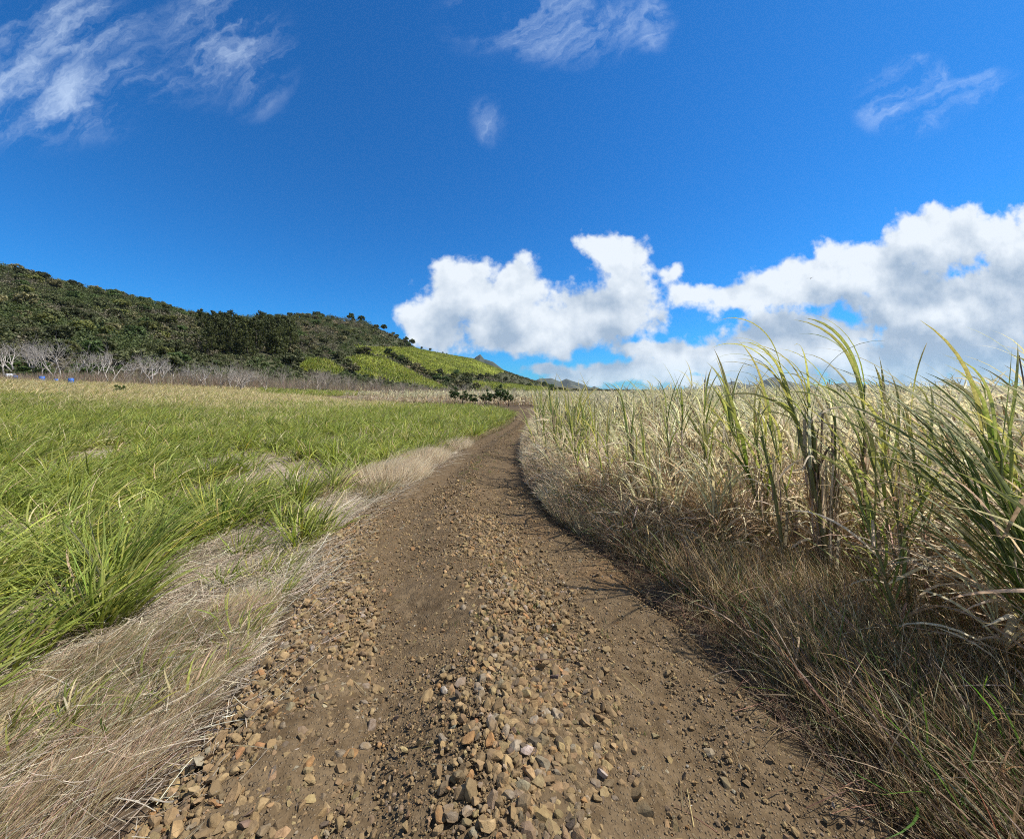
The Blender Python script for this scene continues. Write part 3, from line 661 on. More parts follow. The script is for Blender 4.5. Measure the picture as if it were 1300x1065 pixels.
def cane(height=1.7, lean=(0.0, 0.15), n_green=10, n_dry=14, leaf=0.9, seg=8, r=0.013, stems=1, spread=0.05, droop=(0.5, 1.7), wind=0.55, greenish=0.6, dark=0.0, lift=0.62, az0=None, sheath=16, wrap=0.0, lw=1.0):
    """returns dict of part Geo at the plant's base: stalk, sheath, leaves, dead_leaves"""
    G = {'stalk': Geo(), 'sheath': Geo(), 'leaves': Geo(), 'dead_leaves': Geo()}
    for k in range(stems):
        h = height * (1 if k == 0 else RNG.uniform(.72, .95)); ox, oy = RNG.normal(0, spread, 2) if k else (0, 0)
        lx, ly = lean[0] + RNG.normal(0, .04), lean[1] + RNG.normal(0, .04)
        s = np.linspace(0, 1, 15); top = h * 0.86
        pts = np.stack([ox * (1 - .3 * s) + lx * s ** 1.5 * h + RNG.normal(0, .004, 15), oy * (1 - .3 * s) + ly * s ** 1.6 * h + RNG.normal(0, .004, 15), s * top - .02], -1)
        node = 1 + 0.22 * (np.arange(15) % 2 == 0)
        G['stalk'].add(*tube(pts, r * (1 - .55 * s) * node, 8, np.array([(0.20, 0.15, 0.07)]) * (1 - s[:, None]) + np.array([(0.16, 0.20, 0.05)]) * s[:, None]))
        at = lambda q: np.stack([np.interp(q, s, pts[:, i]) for i in range(3)], -1)
        # dry sheaths: straps wrapped close to the stalk
        m = sheath
        q = RNG.uniform(0.02, 0.72, m); b = at(q); a = RNG.uniform(0, 6.28, m); ro = r * 1.1 + wrap * RNG.random(m) * (1.1 - q) ** 1.3 * 1.2; b[:, 0] += np.cos(a) * ro; b[:, 1] += np.sin(a) * ro
        c = jit(mixc((0.16, 0.12, 0.09), (0.62, 0.53, 0.42), RNG.random(m)), m, .15, .05)
        G['sheath'].add(*blades(b, math.pi / 2 - a, RNG.uniform(0.0, 0.16, m), RNG.normal(0.03, 0.30, m), RNG.uniform(.15, .48, m) * h / 1.8, RNG.uniform(.008, .026, m), 6, c, c * .85, wind=(0.0), prof='straw', twist=RNG.normal(0, .45, m), fold=True, wdir=(lx, ly)))
        # living leaves from the upper part
        m = n_green; q = np.linspace(lift, 1.0, m); b = at(q); up = (q - lift) / (1 - lift)
        a = RNG.uniform(0, 6.28, m) if az0 is None else RNG.normal(az0, 0.8, m)
        th = 0.50 - 0.40 * up + RNG.normal(0, .07, m); dr = RNG.uniform(droop[0], droop[1], m) * (1 - .25 * up)
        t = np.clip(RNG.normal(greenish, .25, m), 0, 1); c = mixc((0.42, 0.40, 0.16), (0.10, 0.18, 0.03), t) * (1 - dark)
        c = jit(c, m, .12, .05); c1 = mixc(c, np.array([.42, .33, .17]), RNG.uniform(.2, .8, m))
        G['leaves'].add(*blades(b, a, th, dr, leaf * RNG.uniform(.7, 1.2, m), RNG.uniform(.020, .036, m) * lw, seg, c, c1, wind=wind, fold=True, twist=RNG.normal(0, .5, m), power=1.9))
        # dead leaves hanging below
        m = n_dry; q = RNG.uniform(0.15, 0.8, m); b = at(q); a = RNG.uniform(0, 6.28, m)
        c = jit(mixc((0.36, 0.25, 0.15), (0.82, 0.72, 0.56), RNG.random(m)), m, .12, .04)
        G['dead_leaves'].add(*blades(b, a, RNG.uniform(.3, 1.2, m), RNG.uniform(.9, 2.3, m), leaf * RNG.uniform(.35, .85, m), RNG.uniform(.008, .020, m), seg - 2, c, c * .9, wind=wind * .5, fold=True, twist=RNG.normal(0, 1.0, m)))
    return G
def cane_thing(G, loc, label, group=None, rz=0.0):
    root = empty('sugarcane_plant', loc, rz); tag(root, label, 'sugarcane', group)
    for k, g in G.items():
        if g.n:
            nm = {'stalk': 'stalk', 'sheath': 'dry_sheath', 'leaves': 'green_leaves', 'dead_leaves': 'dead_leaves'}[k]
            link(nm, g.mesh(nm, M_STALK if k == 'stalk' else (M_DRY if k in ('sheath', 'dead_leaves') else M_LEAF), smooth=(k == 'stalk')), root)
    return root
def gz(x, y): return (x, y, float(H(x, y)) - 0.01)

def build_crop():
    g = Geo(); gd = Geo()
    def pos(n, y0, y1, tmax=1.7, extra=2.5):
        xs, ys = [], []
        while sum(map(len, xs)) < n:
            y = RNG.uniform(y0, y1, n * 2); hi = tmax * np.maximum(y, 0) + extra; x = RNG.uniform(-32, tmax * y1 + extra, n * 2)
            k = (x < hi) & (x > ip(CANE, y) + 0.1 + (fbm(y * 1.5, y * 0, 2, 3) - .5) * .4) & ((y < 46) | (x > -26)); k &= ~((y < 3.1) & (y > 2.2) & (x < 2.98)); xs.append(x[k]); ys.append(y[k])
        return np.concatenate(xs)[:n], np.concatenate(ys)[:n]
    def fill(n, y0, y1, nl, h, leaf, wid, segs, fold, **kw):
        x, y = pos(n, y0, y1, **kw); yy = H(x, y)
        hh = h * (0.80 + 0.40 * fbm(x / 1.6, y / 1.6, 3, 101)) * RNG.uniform(.85, 1.12, n)
        hh *= np.where(RNG.random(n) < .13, RNG.uniform(1.05, 1.26, n), 1.0) * (0.84 + 0.34 * fbm(x / 5, y / 5, 3, 131))
        hh *= 0.42 + 0.58 * sstep(x - ip(CANE, y), -0.1, 1.5)
        hh *= 0.84 + 0.16 * sstep(x / np.maximum(y, 1), 0.15, 0.6)
        lx = RNG.normal(-0.02, .08, n); ly = RNG.normal(.16, .09, n)
        # stems
        c = jit(mixc((0.22, 0.14, 0.09), (0.45, 0.36, 0.22), RNG.random(n)), n)
        g.add(*blades(np.stack([x, y, yy - .01], -1), np.arctan2(lx, ly), np.hypot(lx, ly), RNG.uniform(0, .15, n), hh, wid * .9, 3, c, c, wind=0.0, prof='straw'))
        idx = np.repeat(np.arange(n), nl); N = len(idx); q = RNG.uniform(0.08, 1.0, N)
        b = np.stack([x[idx] + lx[idx] * q * hh[idx], y[idx] + ly[idx] * q * hh[idx], yy[idx] + q * hh[idx] * .86], -1)
        live = q > RNG.normal(0.71, .14, N)
        tone = np.clip(fbm(x / 4, y / 4, 3, 111)[idx] * 1.3 - .2 + RNG.normal(0, .22, N), 0, 1)
        cg = mixc((0.66, 0.60, 0.43), (0.17, 0.22, 0.07), tone * .55); cd = mixc((0.38, 0.26, 0.16), (0.88, 0.78, 0.63), np.clip(RNG.normal(.55, .3, N), 0, 1))
        c = jit(np.where(live[:, None], cg, cd), N, .22, .05)
        th = np.where(live, RNG.uniform(.1, .6, N), RNG.uniform(.3, 1.3, N)); dr = np.where(live, RNG.uniform(.4, 1.7, N), RNG.uniform(.8, 2.2, N))
        L = np.where(live, leaf, leaf * .75) * RNG.uniform(.55, 1.2, N)
        g.add(*blades(b, RNG.uniform(0, 6.28, N), th, dr, L, wid * RNG.uniform(.5, 1.3, N), segs, c, mixc(c, np.array([.55, .47, .30]), RNG.uniform(0, .6, N)), wind=0.4, fold=fold, twist=RNG.normal(0, .8, N)))
    fill(1250, -1.5, 8, 22, 1.40, .66, .0215, 7, True)
    fill(4200, 8, 22, 17, 1.38, .66, .028, 5, False)
    fill(8500, 22, 60, 11, 1.36, .75, .050, 3, False)
    fill(7000, 60, 150, 6, 1.5, 1.1, .12, 3, False, tmax=1.45)
    tag(link('sugarcane_crop', g.mesh('sugarcane_crop', M_CROP)), 'dense stand of drying sugarcane filling the field right of the road', kind='stuff')
build_crop()

def build_canes():
    # the tall clump that stands out of the crop
    cane_thing(cane(1.98, (-0.09, .05), 12, 5, 0.80, 12, .026, 2, .035, (0.9, 2.9), .12, .25, .0, .76, az0=-1.4, sheath=52, wrap=.035, lw=.75), gz(2.52, 3.05),
               'tallest sugarcane plant with bundled grey brown sheaths beside the road verge')
    cane_thing(cane(1.66, (-0.01, .02), 5, 8, 0.7, 10, .018, 1, .05, (0.6, 1.9), .3, .40, .0, .7, az0=-0.8, sheath=26, wrap=.015, lw=.7), gz(2.68, 3.2),
               'brown sheathed sugarcane stem leaning against the tallest plant')
    cane_thing(cane(1.45, (-0.06, .05), 5, 8, 0.6, 10, .018, 1, .04, (0.8, 2.2), .3, .40, .0, .7, az0=-0.8, sheath=22, wrap=.012, lw=.7), gz(2.30, 3.25),
               'shorter brown sugarcane stem on the left of the tallest plant')
    cane_thing(cane(1.95, (-0.02, .05), 9, 5, 0.85, 10, .012, 1, .03, (0.8, 1.9), .35, .6, .0, .66, az0=-0.9, sheath=12), gz(2.86, 3.15),
               'slender sugarcane with green lower leaves just right of the tallest plant')
    cane_thing(cane(1.5, (-0.1, .1), 12, 10, 0.8, 9, .012, 1, .03, (.3, .9), .3, .75, .1, .45, az0=-1.4, sheath=10), gz(2.35, 3.5),
               'green sugarcane with a fan of stiff leaves left of the tallest plant')
    cane_thing(cane(1.72, (0.0, .05), 6, 8, 0.55, 8, .011, 1, .03, (.15, .6), .12, .8, .15, .75, sheath=10), gz(1.88, 4.3),
               'thin upright sugarcane with a narrow dark green top above the crop')
    cane_thing(cane(1.6, (0.04, .05), 8, 9, 0.6, 8, .011, 1, .03, (.3, 1.2), .25, .6, 0, .7, sheath=10), gz(2.12, 4.25),
               'sugarcane with a pale yellow top beside the thin upright one')
    cane_thing(cane(1.6, (-0.04, .05), 9, 9, 0.65, 8, .011, 1, .03, (.4, 1.2), .3, .5, 0, .66, sheath=10), gz(2.55, 4.4),
               'yellow green sugarcane with a bent over top left of the tallest clump')
    cane_thing(cane(1.9, (0.02, .03), 7, 6, 0.45, 8, .011, 1, .03, (.1, .5), .1, .8, .2, .78, sheath=8), gz(4.5, 4.7),
               'upright dark tipped sugarcane standing above the crop near the right edge')
    # the plant whose leaves sweep in from the right
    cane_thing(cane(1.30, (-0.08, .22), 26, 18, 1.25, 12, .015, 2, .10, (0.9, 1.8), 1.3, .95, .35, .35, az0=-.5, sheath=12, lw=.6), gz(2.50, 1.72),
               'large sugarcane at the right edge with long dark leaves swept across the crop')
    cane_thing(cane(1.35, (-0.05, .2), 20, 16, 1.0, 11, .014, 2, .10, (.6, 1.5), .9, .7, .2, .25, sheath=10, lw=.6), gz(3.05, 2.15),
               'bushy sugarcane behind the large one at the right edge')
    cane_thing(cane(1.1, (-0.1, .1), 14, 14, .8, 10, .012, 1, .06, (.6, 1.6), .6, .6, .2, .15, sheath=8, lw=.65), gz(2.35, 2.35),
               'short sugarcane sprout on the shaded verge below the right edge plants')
    cane_thing(cane(0.62, (-0.05, .1), 11, 2, .5, 9, .010, 1, .03, (.3, 1.2), .3, 1.0, 0, .1, sheath=2), gz(2.72, 2.9),
               'bright green young shoot at the foot of the tallest sugarcane')
    # repeats along the edge of the crop
    protos = []
    for i in range(7):
        protos.append(cane(RNG.uniform(1.3, 1.6), (RNG.normal(-.02, .05), RNG.uniform(.05, .18)), 9, 16, .72, 8, .011, 1, .04, (.5, 1.7), .45, RNG.uniform(.15, .6), 0, .55, sheath=9, lw=.75))
    lab = 'drying sugarcane with tan hanging leaves in the front row of the crop'; grp_ = 'sugarcane along the edge of the crop'
    first = []; i = 0
    ys = np.concatenate([np.linspace(1.6, 7, 34), np.linspace(7.2, 12, 12)])
    for y in ys:
        y = y + RNG.normal(0, .06); x = float(ip(CANE, y)) + 0.1 + abs(RNG.normal(0, .35))
        if y < 3.3 and .62 < x / y < .98: x += .95
        if i < 7: o = cane_thing(protos[i], gz(x, y), lab, grp_, RNG.normal(0, .5)); first.append(o)
        else:
            o = copy_tree(first[i % 7]); o.location = gz(x, y); o.rotation_euler = (RNG.normal(0, .04), RNG.normal(0, .04), RNG.normal(0, .7)); s_ = RNG.uniform(.82, 1.06); o.scale = (s_, s_, s_)
        o['label'] = 'drying sugarcane with tan hanging leaves, ' + ('below the right edge plants' if y < 2.4 else 'around the tallest clump' if y < 3.8 else 'behind the bend of the verge' if y < 5.2 else 'where crop and road come close' if y < 8 else 'far along the narrowing road')
        i += 1
build_canes()

# green clumps nearest on the left: a thing each
def build_clumps():
    spots = [(-2.72, 2.62, .62, 'bright green cane clump nearest the camera at the straw edge'), (-3.1, 3.1, .78, 'broad green cane clump behind the nearest left clump'),
             (-2.62, 3.75, .42, 'small green tuft alone on the pale straw'), (-3.25, 4.35, .85, 'dark green cane clump with a shaded foot'),
             (-4.2, 3.6, .9, 'tall arching green cane clump at the left side'), (-2.35, 3.2, .26, 'low green sprout in the straw by the gravel'),
             (-2.9, 5.3, .7, 'green clump at the edge of the straw strip'), (-3.2, 2.15, .6, 'yellowing green clump low at the left edge')]
    for (x, y, h, lab) in spots:
        V, q, c = clump_blades(np.array([0.0]), np.array([0.0]), int(170 * h), h, 0.07 + .12 * h, .0135, 8, 0.06, True)
        root = empty('cane_clump', gz(x, y)); tag(root, lab, 'grass clump')
        link('blades', mesh_from('blades', V, [q], M_LEAF, c), root)
        n = int(40 * h); b = np.stack([RNG.normal(0, .06, n), RNG.normal(0, .06, n), np.zeros(n)], -1); cc = jit(STRAW, n)
        V, q, c = blades(b, RNG.uniform(0, 6.28, n), RNG.uniform(.2, 1.3, n), RNG.uniform(.1, .9, n), RNG.uniform(.1, .3, n), .006, 4, cc, cc)
        link('dead_blades', mesh_from('dead_blades', V, [q], M_DRY, c), root)
    # pale dry tussocks beside the road
    for (x, y, rx, h, n, lab) in [(-2.2, 6.9, .62, .44, 6500, 'pale blond dry grass tussock beside the road on the left'), (-2.0, 8.5, .52, .44, 4500, 'blond dry tussock just behind the palest one'),
                                  (-1.55, 10.6, .38, .40, 2000, 'further brownish dry tussock at the left road edge'), (.98, 5.6, .3, .42, 2400, 'tan bushy dry tussock bulging at the right road edge')]:
        a = RNG.uniform(0, 6.28, n); r = np.sqrt(RNG.random(n)) * rx; bx, by = r * np.cos(a), r * np.sin(a) * 1.2
        cc = jit(mixc((0.46, 0.36, 0.23), (0.78, 0.70, 0.55), RNG.random(n)), n, .12, .04)
        V, q, c = blades(np.stack([bx, by, bx * 0 - .01], -1), np.where(RNG.random(n) < .5, RNG.normal(.6, .5, n), a), .15 + r / rx * .6, RNG.uniform(.2, 1.2, n), h * RNG.uniform(.5, 1.3, n), .0055, 5, cc * .8, cc, wind=.5, prof='fine')
        o = link('dry_tussock', mesh_from('dry_tussock', V, [q], M_DRY, c)); o.location = gz(x, y); tag(o, lab, 'grass tussock')
build_clumps()

# ------------------------------------------------------------------ stones
def ico(sub):
    bm = bmesh.new(); bmesh.ops.create_icosphere(bm, subdivisions=sub, radius=1.0)
    V = np.array([v.co[:] for v in bm.verts]); Fc = np.array([[v.index for v in f.verts] for f in bm.faces]); bm.free(); return V, Fc
def stone_proto(sub, seed):
    r = np.random.default_rng(seed); V, Fc = ico(sub); V = V.copy()
    for _ in range(13):
        d = r.normal(size=3); d /= np.linalg.norm(d); k = r.uniform(.36, .74); e = V @ d - k * .92; m = e > 0; V[m] -= e[m][:, None] * d
    V += 0.05 * np.stack([fbm(V[:, 0] * 2 + 9 + i, V[:, 1] * 2 + V[:, 2] * 1.7 + i * 5, 3, seed + i) - .5 for i in range(3)], -1) * 2
    V *= np.array([1.0, r.uniform(.65, .95), r.uniform(.5, .8)]); V /= np.abs(V).max(); return V, Fc
def hull_proto(seed, npts=18, fine=0):
    r = np.random.default_rng(seed); bm = bmesh.new()
    p = r.normal(size=(npts, 3)); p /= np.linalg.norm(p, axis=1, keepdims=True); p *= r.uniform(.78, 1.0, (npts, 1)); p *= np.array([1.0, r.uniform(.6, .95), r.uniform(.45, .8)])
    for q in p: bm.verts.new(q)
    bmesh.ops.convex_hull(bm, input=bm.verts[:]); bmesh.ops.delete(bm, geom=[v for v in bm.verts if not v.link_faces], context='VERTS')
    if fine:
        bmesh.ops.bevel(bm, geom=bm.edges[:], offset=.07, segments=1, affect='EDGES', profile=.6)
        bmesh.ops.triangulate(bm, faces=bm.faces[:]); bmesh.ops.subdivide_edges(bm, edges=bm.edges[:], cuts=fine, use_grid_fill=True)
    bmesh.ops.triangulate(bm, faces=bm.faces[:]); bm.verts.index_update()
    V = np.array([v.co[:] for v in bm.verts]); Fc = np.array([[v.index for v in f.verts] for f in bm.faces]); bm.free()
    if fine: V = V + .05 * np.stack([fbm(V[:, 0] * 5 + 9 + i, V[:, 1] * 5 + V[:, 2] * 4.3 + i * 5, 3, seed + i) - .5 for i in range(3)], -1)
    return V / np.abs(V).max(), Fc
ST_COL = np.array([(0.25, 0.18, 0.09), (0.19, 0.135, 0.07), (0.33, 0.24, 0.12), (0.13, 0.10, 0.065), (0.30, 0.16, 0.06), (0.20, 0.175, 0.135), (0.28, 0.245, 0.19), (0.42, 0.39, 0.34), (0.07, 0.062, 0.055)])
ST_P = np.array([.27, .22, .18, .13, .05, .07, .04, .006, .034])
def hump_pos(n, mode):
    """where stones lie, by zone across the road"""
    if mode == 'hump':
        y = 0.9 + 4.0 * RNG.random(n) ** 1.25; c = np.interp(y, [1, 1.7, 2.6, 3.9, 5], [.16, .14, .06, -.18, -.35]); w = np.interp(y, [1, 1.7, 2.6, 4, 5], [.46, .44, .52, .48, .3]); return c + RNG.normal(0, .48, n).clip(-1, 1) * w, y
    if mode == 'left':
        y = 0.9 + 3.8 * RNG.random(n) ** 1.2; L = ip(REL, y); w = np.interp(y, [1, 1.7, 2.6, 4, 4.8], [.78, .72, .62, .55, .4]); return L - 0.10 + RNG.random(n) ** 1.35 * w * 1.25, y
    if mode == 'track':
        y = RNG.uniform(0.8, 6.5, n); return ip(REL, y) + RNG.random(n) * (ip(RER, y) - ip(REL, y)), y
    y = np.exp(RNG.uniform(math.log(4.5), math.log(22), n)); u = np.where(RNG.random(n) < .6, RNG.normal(.5, .12, n), RNG.random(n)).clip(0.02, .98); return ip(REL, y) + u * (ip(RER, y) - ip(REL, y)), y
def place_stones(g, P_, x, y, size, sink=0.25, thin=0.0):
    k = fbm(x * 2.3, y * 2.3, 4, 83) + RNG.normal(0, .10, len(x)) > thin; x, y, size = x[k], y[k], size[k]
    n = len(x); z = road_h(x, y) ; k = RNG.integers(0, len(P_), n); c = ST_COL[RNG.choice(len(ST_COL), n, p=ST_P / ST_P.sum())]; c = jit(c, n, .15, .05)
    a = RNG.uniform(0, 6.28, n); tl = RNG.normal(0, .35, (n, 2))
    for p in range(len(P_)):
        i = np.where(k == p)[0]
        if not len(i): continue
        V, Fc = P_[p]; ca, sa = np.cos(a[i]), np.sin(a[i]); tx, ty = tl[i, 0], tl[i, 1]
        X = V[None, :, 0] * ca[:, None] - V[None, :, 1] * sa[:, None]; Y = V[None, :, 0] * sa[:, None] + V[None, :, 1] * ca[:, None]; Z = V[None, :, 2] + X * tx[:, None] + Y * ty[:, None]
        W_ = np.stack([X, Y, Z], -1) * size[i][:, None, None]
        W_[..., 0] += x[i][:, None]; W_[..., 1] += y[i][:, None]; W_[..., 2] += (z[i] + size[i] * (0.55 - sink * 1.4))[:, None]
        f = Fc[None] + (np.arange(len(i)) * len(V))[:, None, None]
        g.add(W_.reshape(-1, 3), f.reshape(-1, 3), np.repeat(c[i], len(V), 0))
def build_stones():
    P1 = [hull_proto(100 + i, 13) for i in range(12)]; P2 = [hull_proto(200 + i, 26) for i in range(9)] + [stone_proto(2, 220 + i) for i in range(10)]; P3 = [hull_proto(300 + i, 22, 2) for i in range(8)] + [stone_proto(3, 320 + i) for i in range(4)]
    g = Geo()
    x, y = hump_pos(6600, 'hump'); place_stones(g, P2, x, y, RNG.lognormal(math.log(.0135), .45, 6600).clip(.005, .032) * np.interp(y, [1, 2.4, 5], [1.12, 1, .95]), .32, .40)
    x, y = hump_pos(7500, 'left'); place_stones(g, P2, x, y, RNG.lognormal(math.log(.0125), .45, 7500).clip(.005, .032), .34, .42)
    x, y = hump_pos(900, 'track'); place_stones(g, P2, x, y, RNG.lognormal(math.log(.012), .35, 900).clip(.006, .028), .4)
    x, y = hump_pos(6500, 'track'); place_stones(g, P1, x, y, RNG.lognormal(math.log(.0085), .4, 6500).clip(.004, .022))
    for m, n in (('track', 44000), ('hump', 9000), ('left', 8000)):
        x, y = hump_pos(n, m); place_stones(g, P1, x, y, RNG.lognormal(math.log(.0042), .4, n).clip(.002, .010), .2)
    x, y = hump_pos(7000, 'far'); place_stones(g, P1, x, y, RNG.lognormal(math.log(.009), .45, 7000).clip(.004, .03), .2)
    tag(link('gravel', g.mesh('gravel', M_GRAVEL, flat=True)), 'loose brown and grey gravel heaped between and beside the wheel tracks', kind='stuff')
    meshes = [mesh_from('stone', V, [Fc], M_STONE, facet=True) for V, Fc in P3]
    def stone(x, y, s, ci, lab, group=None, mesh=None, col=None, sink=.34, sc3=(1, 1, 1)):
        o = link('stone', meshes[mesh if mesh is not None else RNG.integers(0, len(meshes))])
        o.location = (x, y, float(road_h(np.array(x), np.array(y))) + s * (.55 - sink * 1.3)); o.scale = (s * sc3[0], s * sc3[1], s * sc3[2]); o.rotation_euler = (RNG.normal(0, .25), RNG.normal(0, .25), RNG.uniform(0, 6.28))
        c = ST_COL[ci] if col is None else np.array(col); c = c * RNG.uniform(.88, 1.12); o.color = (*[float(v) for v in c], 1); tag(o, lab, 'stone', group); return o
    def at(px, py): Y = EYE * F / (py - HOR); return (px - 650) / F * Y, Y
    for (px, py, s, ci, mi, lab) in [(543, 884, .040, 2, 0, 'large rounded tan stone alone in the left wheel track'), (596, 950, .042, 4, 3, 'orange upright stone at the bottom of the central gravel'),
            (395, 884, .033, 8, 5, 'dark stone with a shadowed side in the left gravel band'), (682, 880, .027, 8, 2, 'bluish dark stone in the middle of the central gravel'),
            (558, 872, .024, 4, 1, 'small orange stone touching the large tan one'), (572, 846, .020, 7, 4, 'white speckled stone above the large tan one'),
            (566, 882, .030, 7, 6, 'dark stone with a white patch right of the large tan one'), (831, 938, .030, 3, 7, 'brown stone on the right wheel track'),
            (237, 940, .028, 4, 8, 'reddish stone on the left edge against the straw'), (348, 930, .030, 4, 9, 'orange brown stone low in the left gravel band'),
            (609, 902, .034, 6, 10, 'pointed grey brown stone left of the central gravel'), (650, 934, .042, 2, 2, 'elongated ochre stone in the central gravel'),
            (680, 945, .046, 0, 3, 'blocky brown stone at the bottom of the central gravel'), (655, 962, .044, 6, 6, 'grey tan stone at the bottom edge of the gravel'),
            (803, 812, .016, 7, 1, 'small white stone on the right wheel track'), (712, 900, .030, 1, 8, 'flat brown stone right of the bluish dark one'),
            (430, 660, .018, 2, 4, 'lone stone at the far end of the left gravel band'), (345, 850, .040, 1, 10, 'broad flat brown stone beside the straw in the left band'),
            (330, 860, .026, 4, 1, 'orange stone touching the broad flat brown one')]:
        x, y = at(px, py); stone(x, y, s, ci, lab, mesh=mi)
    kinds = [(0, 'brown stone half sunk in the loose gravel'), (1, 'dark brown stone half sunk in the loose gravel'), (2, 'ochre stone half sunk in the loose gravel'), (5, 'grey brown stone half sunk in the loose gravel'), (6, 'pale grey stone half sunk in the loose gravel'), (4, 'orange stone half sunk in the loose gravel')]
    pr = np.array([.3, .2, .2, .14, .09, .07])
    for m, n in (('hump', 150), ('left', 105)):
        x, y = hump_pos(n * 2, m); k = np.argsort(y + RNG.normal(0, .7, len(y)))[:n]
        for a, b in zip(x[k], y[k]):
            ci, lab = kinds[RNG.choice(6, p=pr / pr.sum())]; stone(float(a), float(b), float(RNG.uniform(.026, .040)), ci, lab, 'stones in the gravel', sc3=(1, RNG.uniform(.8, 1.1), RNG.uniform(.75, 1.05)))
    # a stick lying on the stones
    t = np.linspace(0, 1, 9); x0, y0 = at(672, 853); x1, y1 = at(712, 850)
    pts = np.stack([x0 + (x1 - x0) * t, y0 + (y1 - y0) * t + .006 * np.sin(t * 5), np.full(9, float(road_h(np.array(x0), np.array(y0))) + .035)], -1)
    V, q, c = tube(pts, np.full(9, .0045) * (1 - .5 * t), 7, np.tile((0.14, .08, .045), (9, 1))); V -= pts[0]; o = link('stick', mesh_from('stick', V, [q], M_STALK, c, smooth=True)); o.location = pts[0]
    tag(o, 'thin brown stick lying on the central gravel', 'stick')
build_stones()

# ------------------------------------------------------------------ trees
def branch(g, p, d, L, r, depth, rng, spread=.6, up=.15, kids=(2, 4), tips=None, sides=5, curve=.25):
    n = 4; pts = [np.array(p, float)]; d = np.array(d, float)
    for i in range(n):
        d = d + rng.normal(0, curve * .4, 3) + np.array([0, 0, up * .25]); d /= np.linalg.norm(d); pts.append(pts[-1] + d * L / n)
    pts = np.array(pts); rad = np.linspace(r, r * .6, n + 1)
    V, q, c = tube(pts, rad, sides); g.add(V, q, c)
    if depth <= 0:
        if tips is not None: tips.append(pts[-1]);
        return
    for k in range(rng.integers(kids[0], kids[1] + 1)):
        t = rng.integers(2, n + 1); a = rng.normal(0, spread, 3); nd = d + a; nd[2] += up; nd /= np.linalg.norm(nd)
        branch(g, pts[t], nd, L * rng.uniform(.62, .85), rad[t] * .7, depth - 1, rng, spread, up, kids, tips, max(3, sides - 1), curve)
def leaf_clumps(g, centers, rad, per, size, rng, cA, cB, flat=1.0):
    K = len(centers); centers = np.asarray(centers); idx = np.repeat(np.arange(K), per); N = len(idx)
    d = rng.normal(size=(N, 3)); d /= np.linalg.norm(d, axis=1, keepdims=True); rr = rad if np.isscalar(rad) else np.asarray(rad)[idx][:, None]
    p = centers[idx] + d * rr * (rng.random((N, 1)) ** .45) * np.array([1, 1, flat])
    u = rng.normal(size=(N, 3)); u = u - d * (u * d).sum(1, keepdims=True) * .6; u /= np.linalg.norm(u, axis=1, keepdims=True); v = np.cross(d + rng.normal(0, .5, (N, 3)), u); v /= np.linalg.norm(v, axis=1, keepdims=True) + 1e-9
    s = size * rng.uniform(.6, 1.4, (N, 1)); a = p + u * s; b = p - u * s * .5 + v * s * .7; c_ = p - u * s * .5 - v * s * .7
    V = np.stack([a, b, c_], 1).reshape(-1, 3); t = np.clip(rng.random(K)[idx] * .7 + rng.normal(.15, .15, N), 0, 1)
    col = np.asarray(cA) * (1 - t[:, None]) + np.asarray(cB) * t[:, None]; f = np.arange(N * 3).reshape(-1, 3); g.add(V, f, np.repeat(col, 3, 0))
def leafy_tree(seed, h=6.0, w=5.0, per=55, K=34, size=.30, cA=(.045, .055, .024), cB=(.14, .15, .065), trunk_h=.3, dense=1.0, flat=.8, base=.35):
    rng = np.random.default_rng(seed); tg = Geo(); tips = []
    for k in range(rng.integers(1, 3)): branch(tg, (rng.normal(0, .1), rng.normal(0, .1), -.1), (rng.normal(0, .15), rng.normal(0, .15), 1), h * .42, .13 * h / 6, 2, rng, .55, .25, (2, 4), tips)
    cen = []
    while len(cen) < K:
        p = rng.uniform(-1, 1, 3); r = np.linalg.norm(p)
        if .35 < r < 1 and p[2] > -.7: cen.append(p * np.array([w / 2, w / 2, h * (1 - base) / 2]) * .85 + np.array([0, 0, h * (base + (1 - base) / 2)]) + rng.normal(0, .15, 3))
    cen = np.array(cen); cg = Geo(); leaf_clumps(cg, cen, rng.uniform(.55, 1.0, len(cen)) * w * .17, per, size, rng, cA, cB, flat); return tg, cg
def casuarina(seed, h=11.5, w=5.4):
    rng = np.random.default_rng(seed); tg = Geo(); tips = []
    z = np.linspace(0, h * .97, 10); pts = np.stack([np.cumsum(rng.normal(0, .06, 10)), np.cumsum(rng.normal(0, .06, 10)), z], -1); tg.add(*tube(pts, np.linspace(.2, .03, 10), 6))
    cen = []
    for i in range(60):
        t = rng.uniform(.12, 1); rr = w / 2 * (1 - t ** 4) ** .5 * rng.uniform(.2, 1) + .15; a = rng.uniform(0, 6.28); p = np.array([rr * math.cos(a), rr * math.sin(a), h * t])
        cen.append(p)
        if i % 3 == 0: tg.add(*tube(np.array([[0, 0, h * t - .6], p * np.array([.5, .5, 1]) - [0, 0, .3], p]), [.05, .03, .015], 4))
    cg = Geo(); leaf_clumps(cg, cen, rng.uniform(.45, .8, len(cen)), 44, .26, rng, (.034, .046, .016), (.11, .12, .045), 1.5); return tg, cg
def tree_thing(name, tg, cg, label, cat, group, bark, crown='crown', mat=None):
    root = empty(name); tag(root, label, cat, group)
    link('trunk', tg.mesh('trunk', bark, smooth=True), root); link(crown, cg.mesh(crown, mat or M_TREE), root); return root
PLANTED = {}; DEF = {'bare': ('leafless pale tree in the row at the foot of the hill', 'row of bare trees'), 'shrub': ('dark shrub in the hedgerows between the hillside fields', 'shrubs in the hedgerows')}
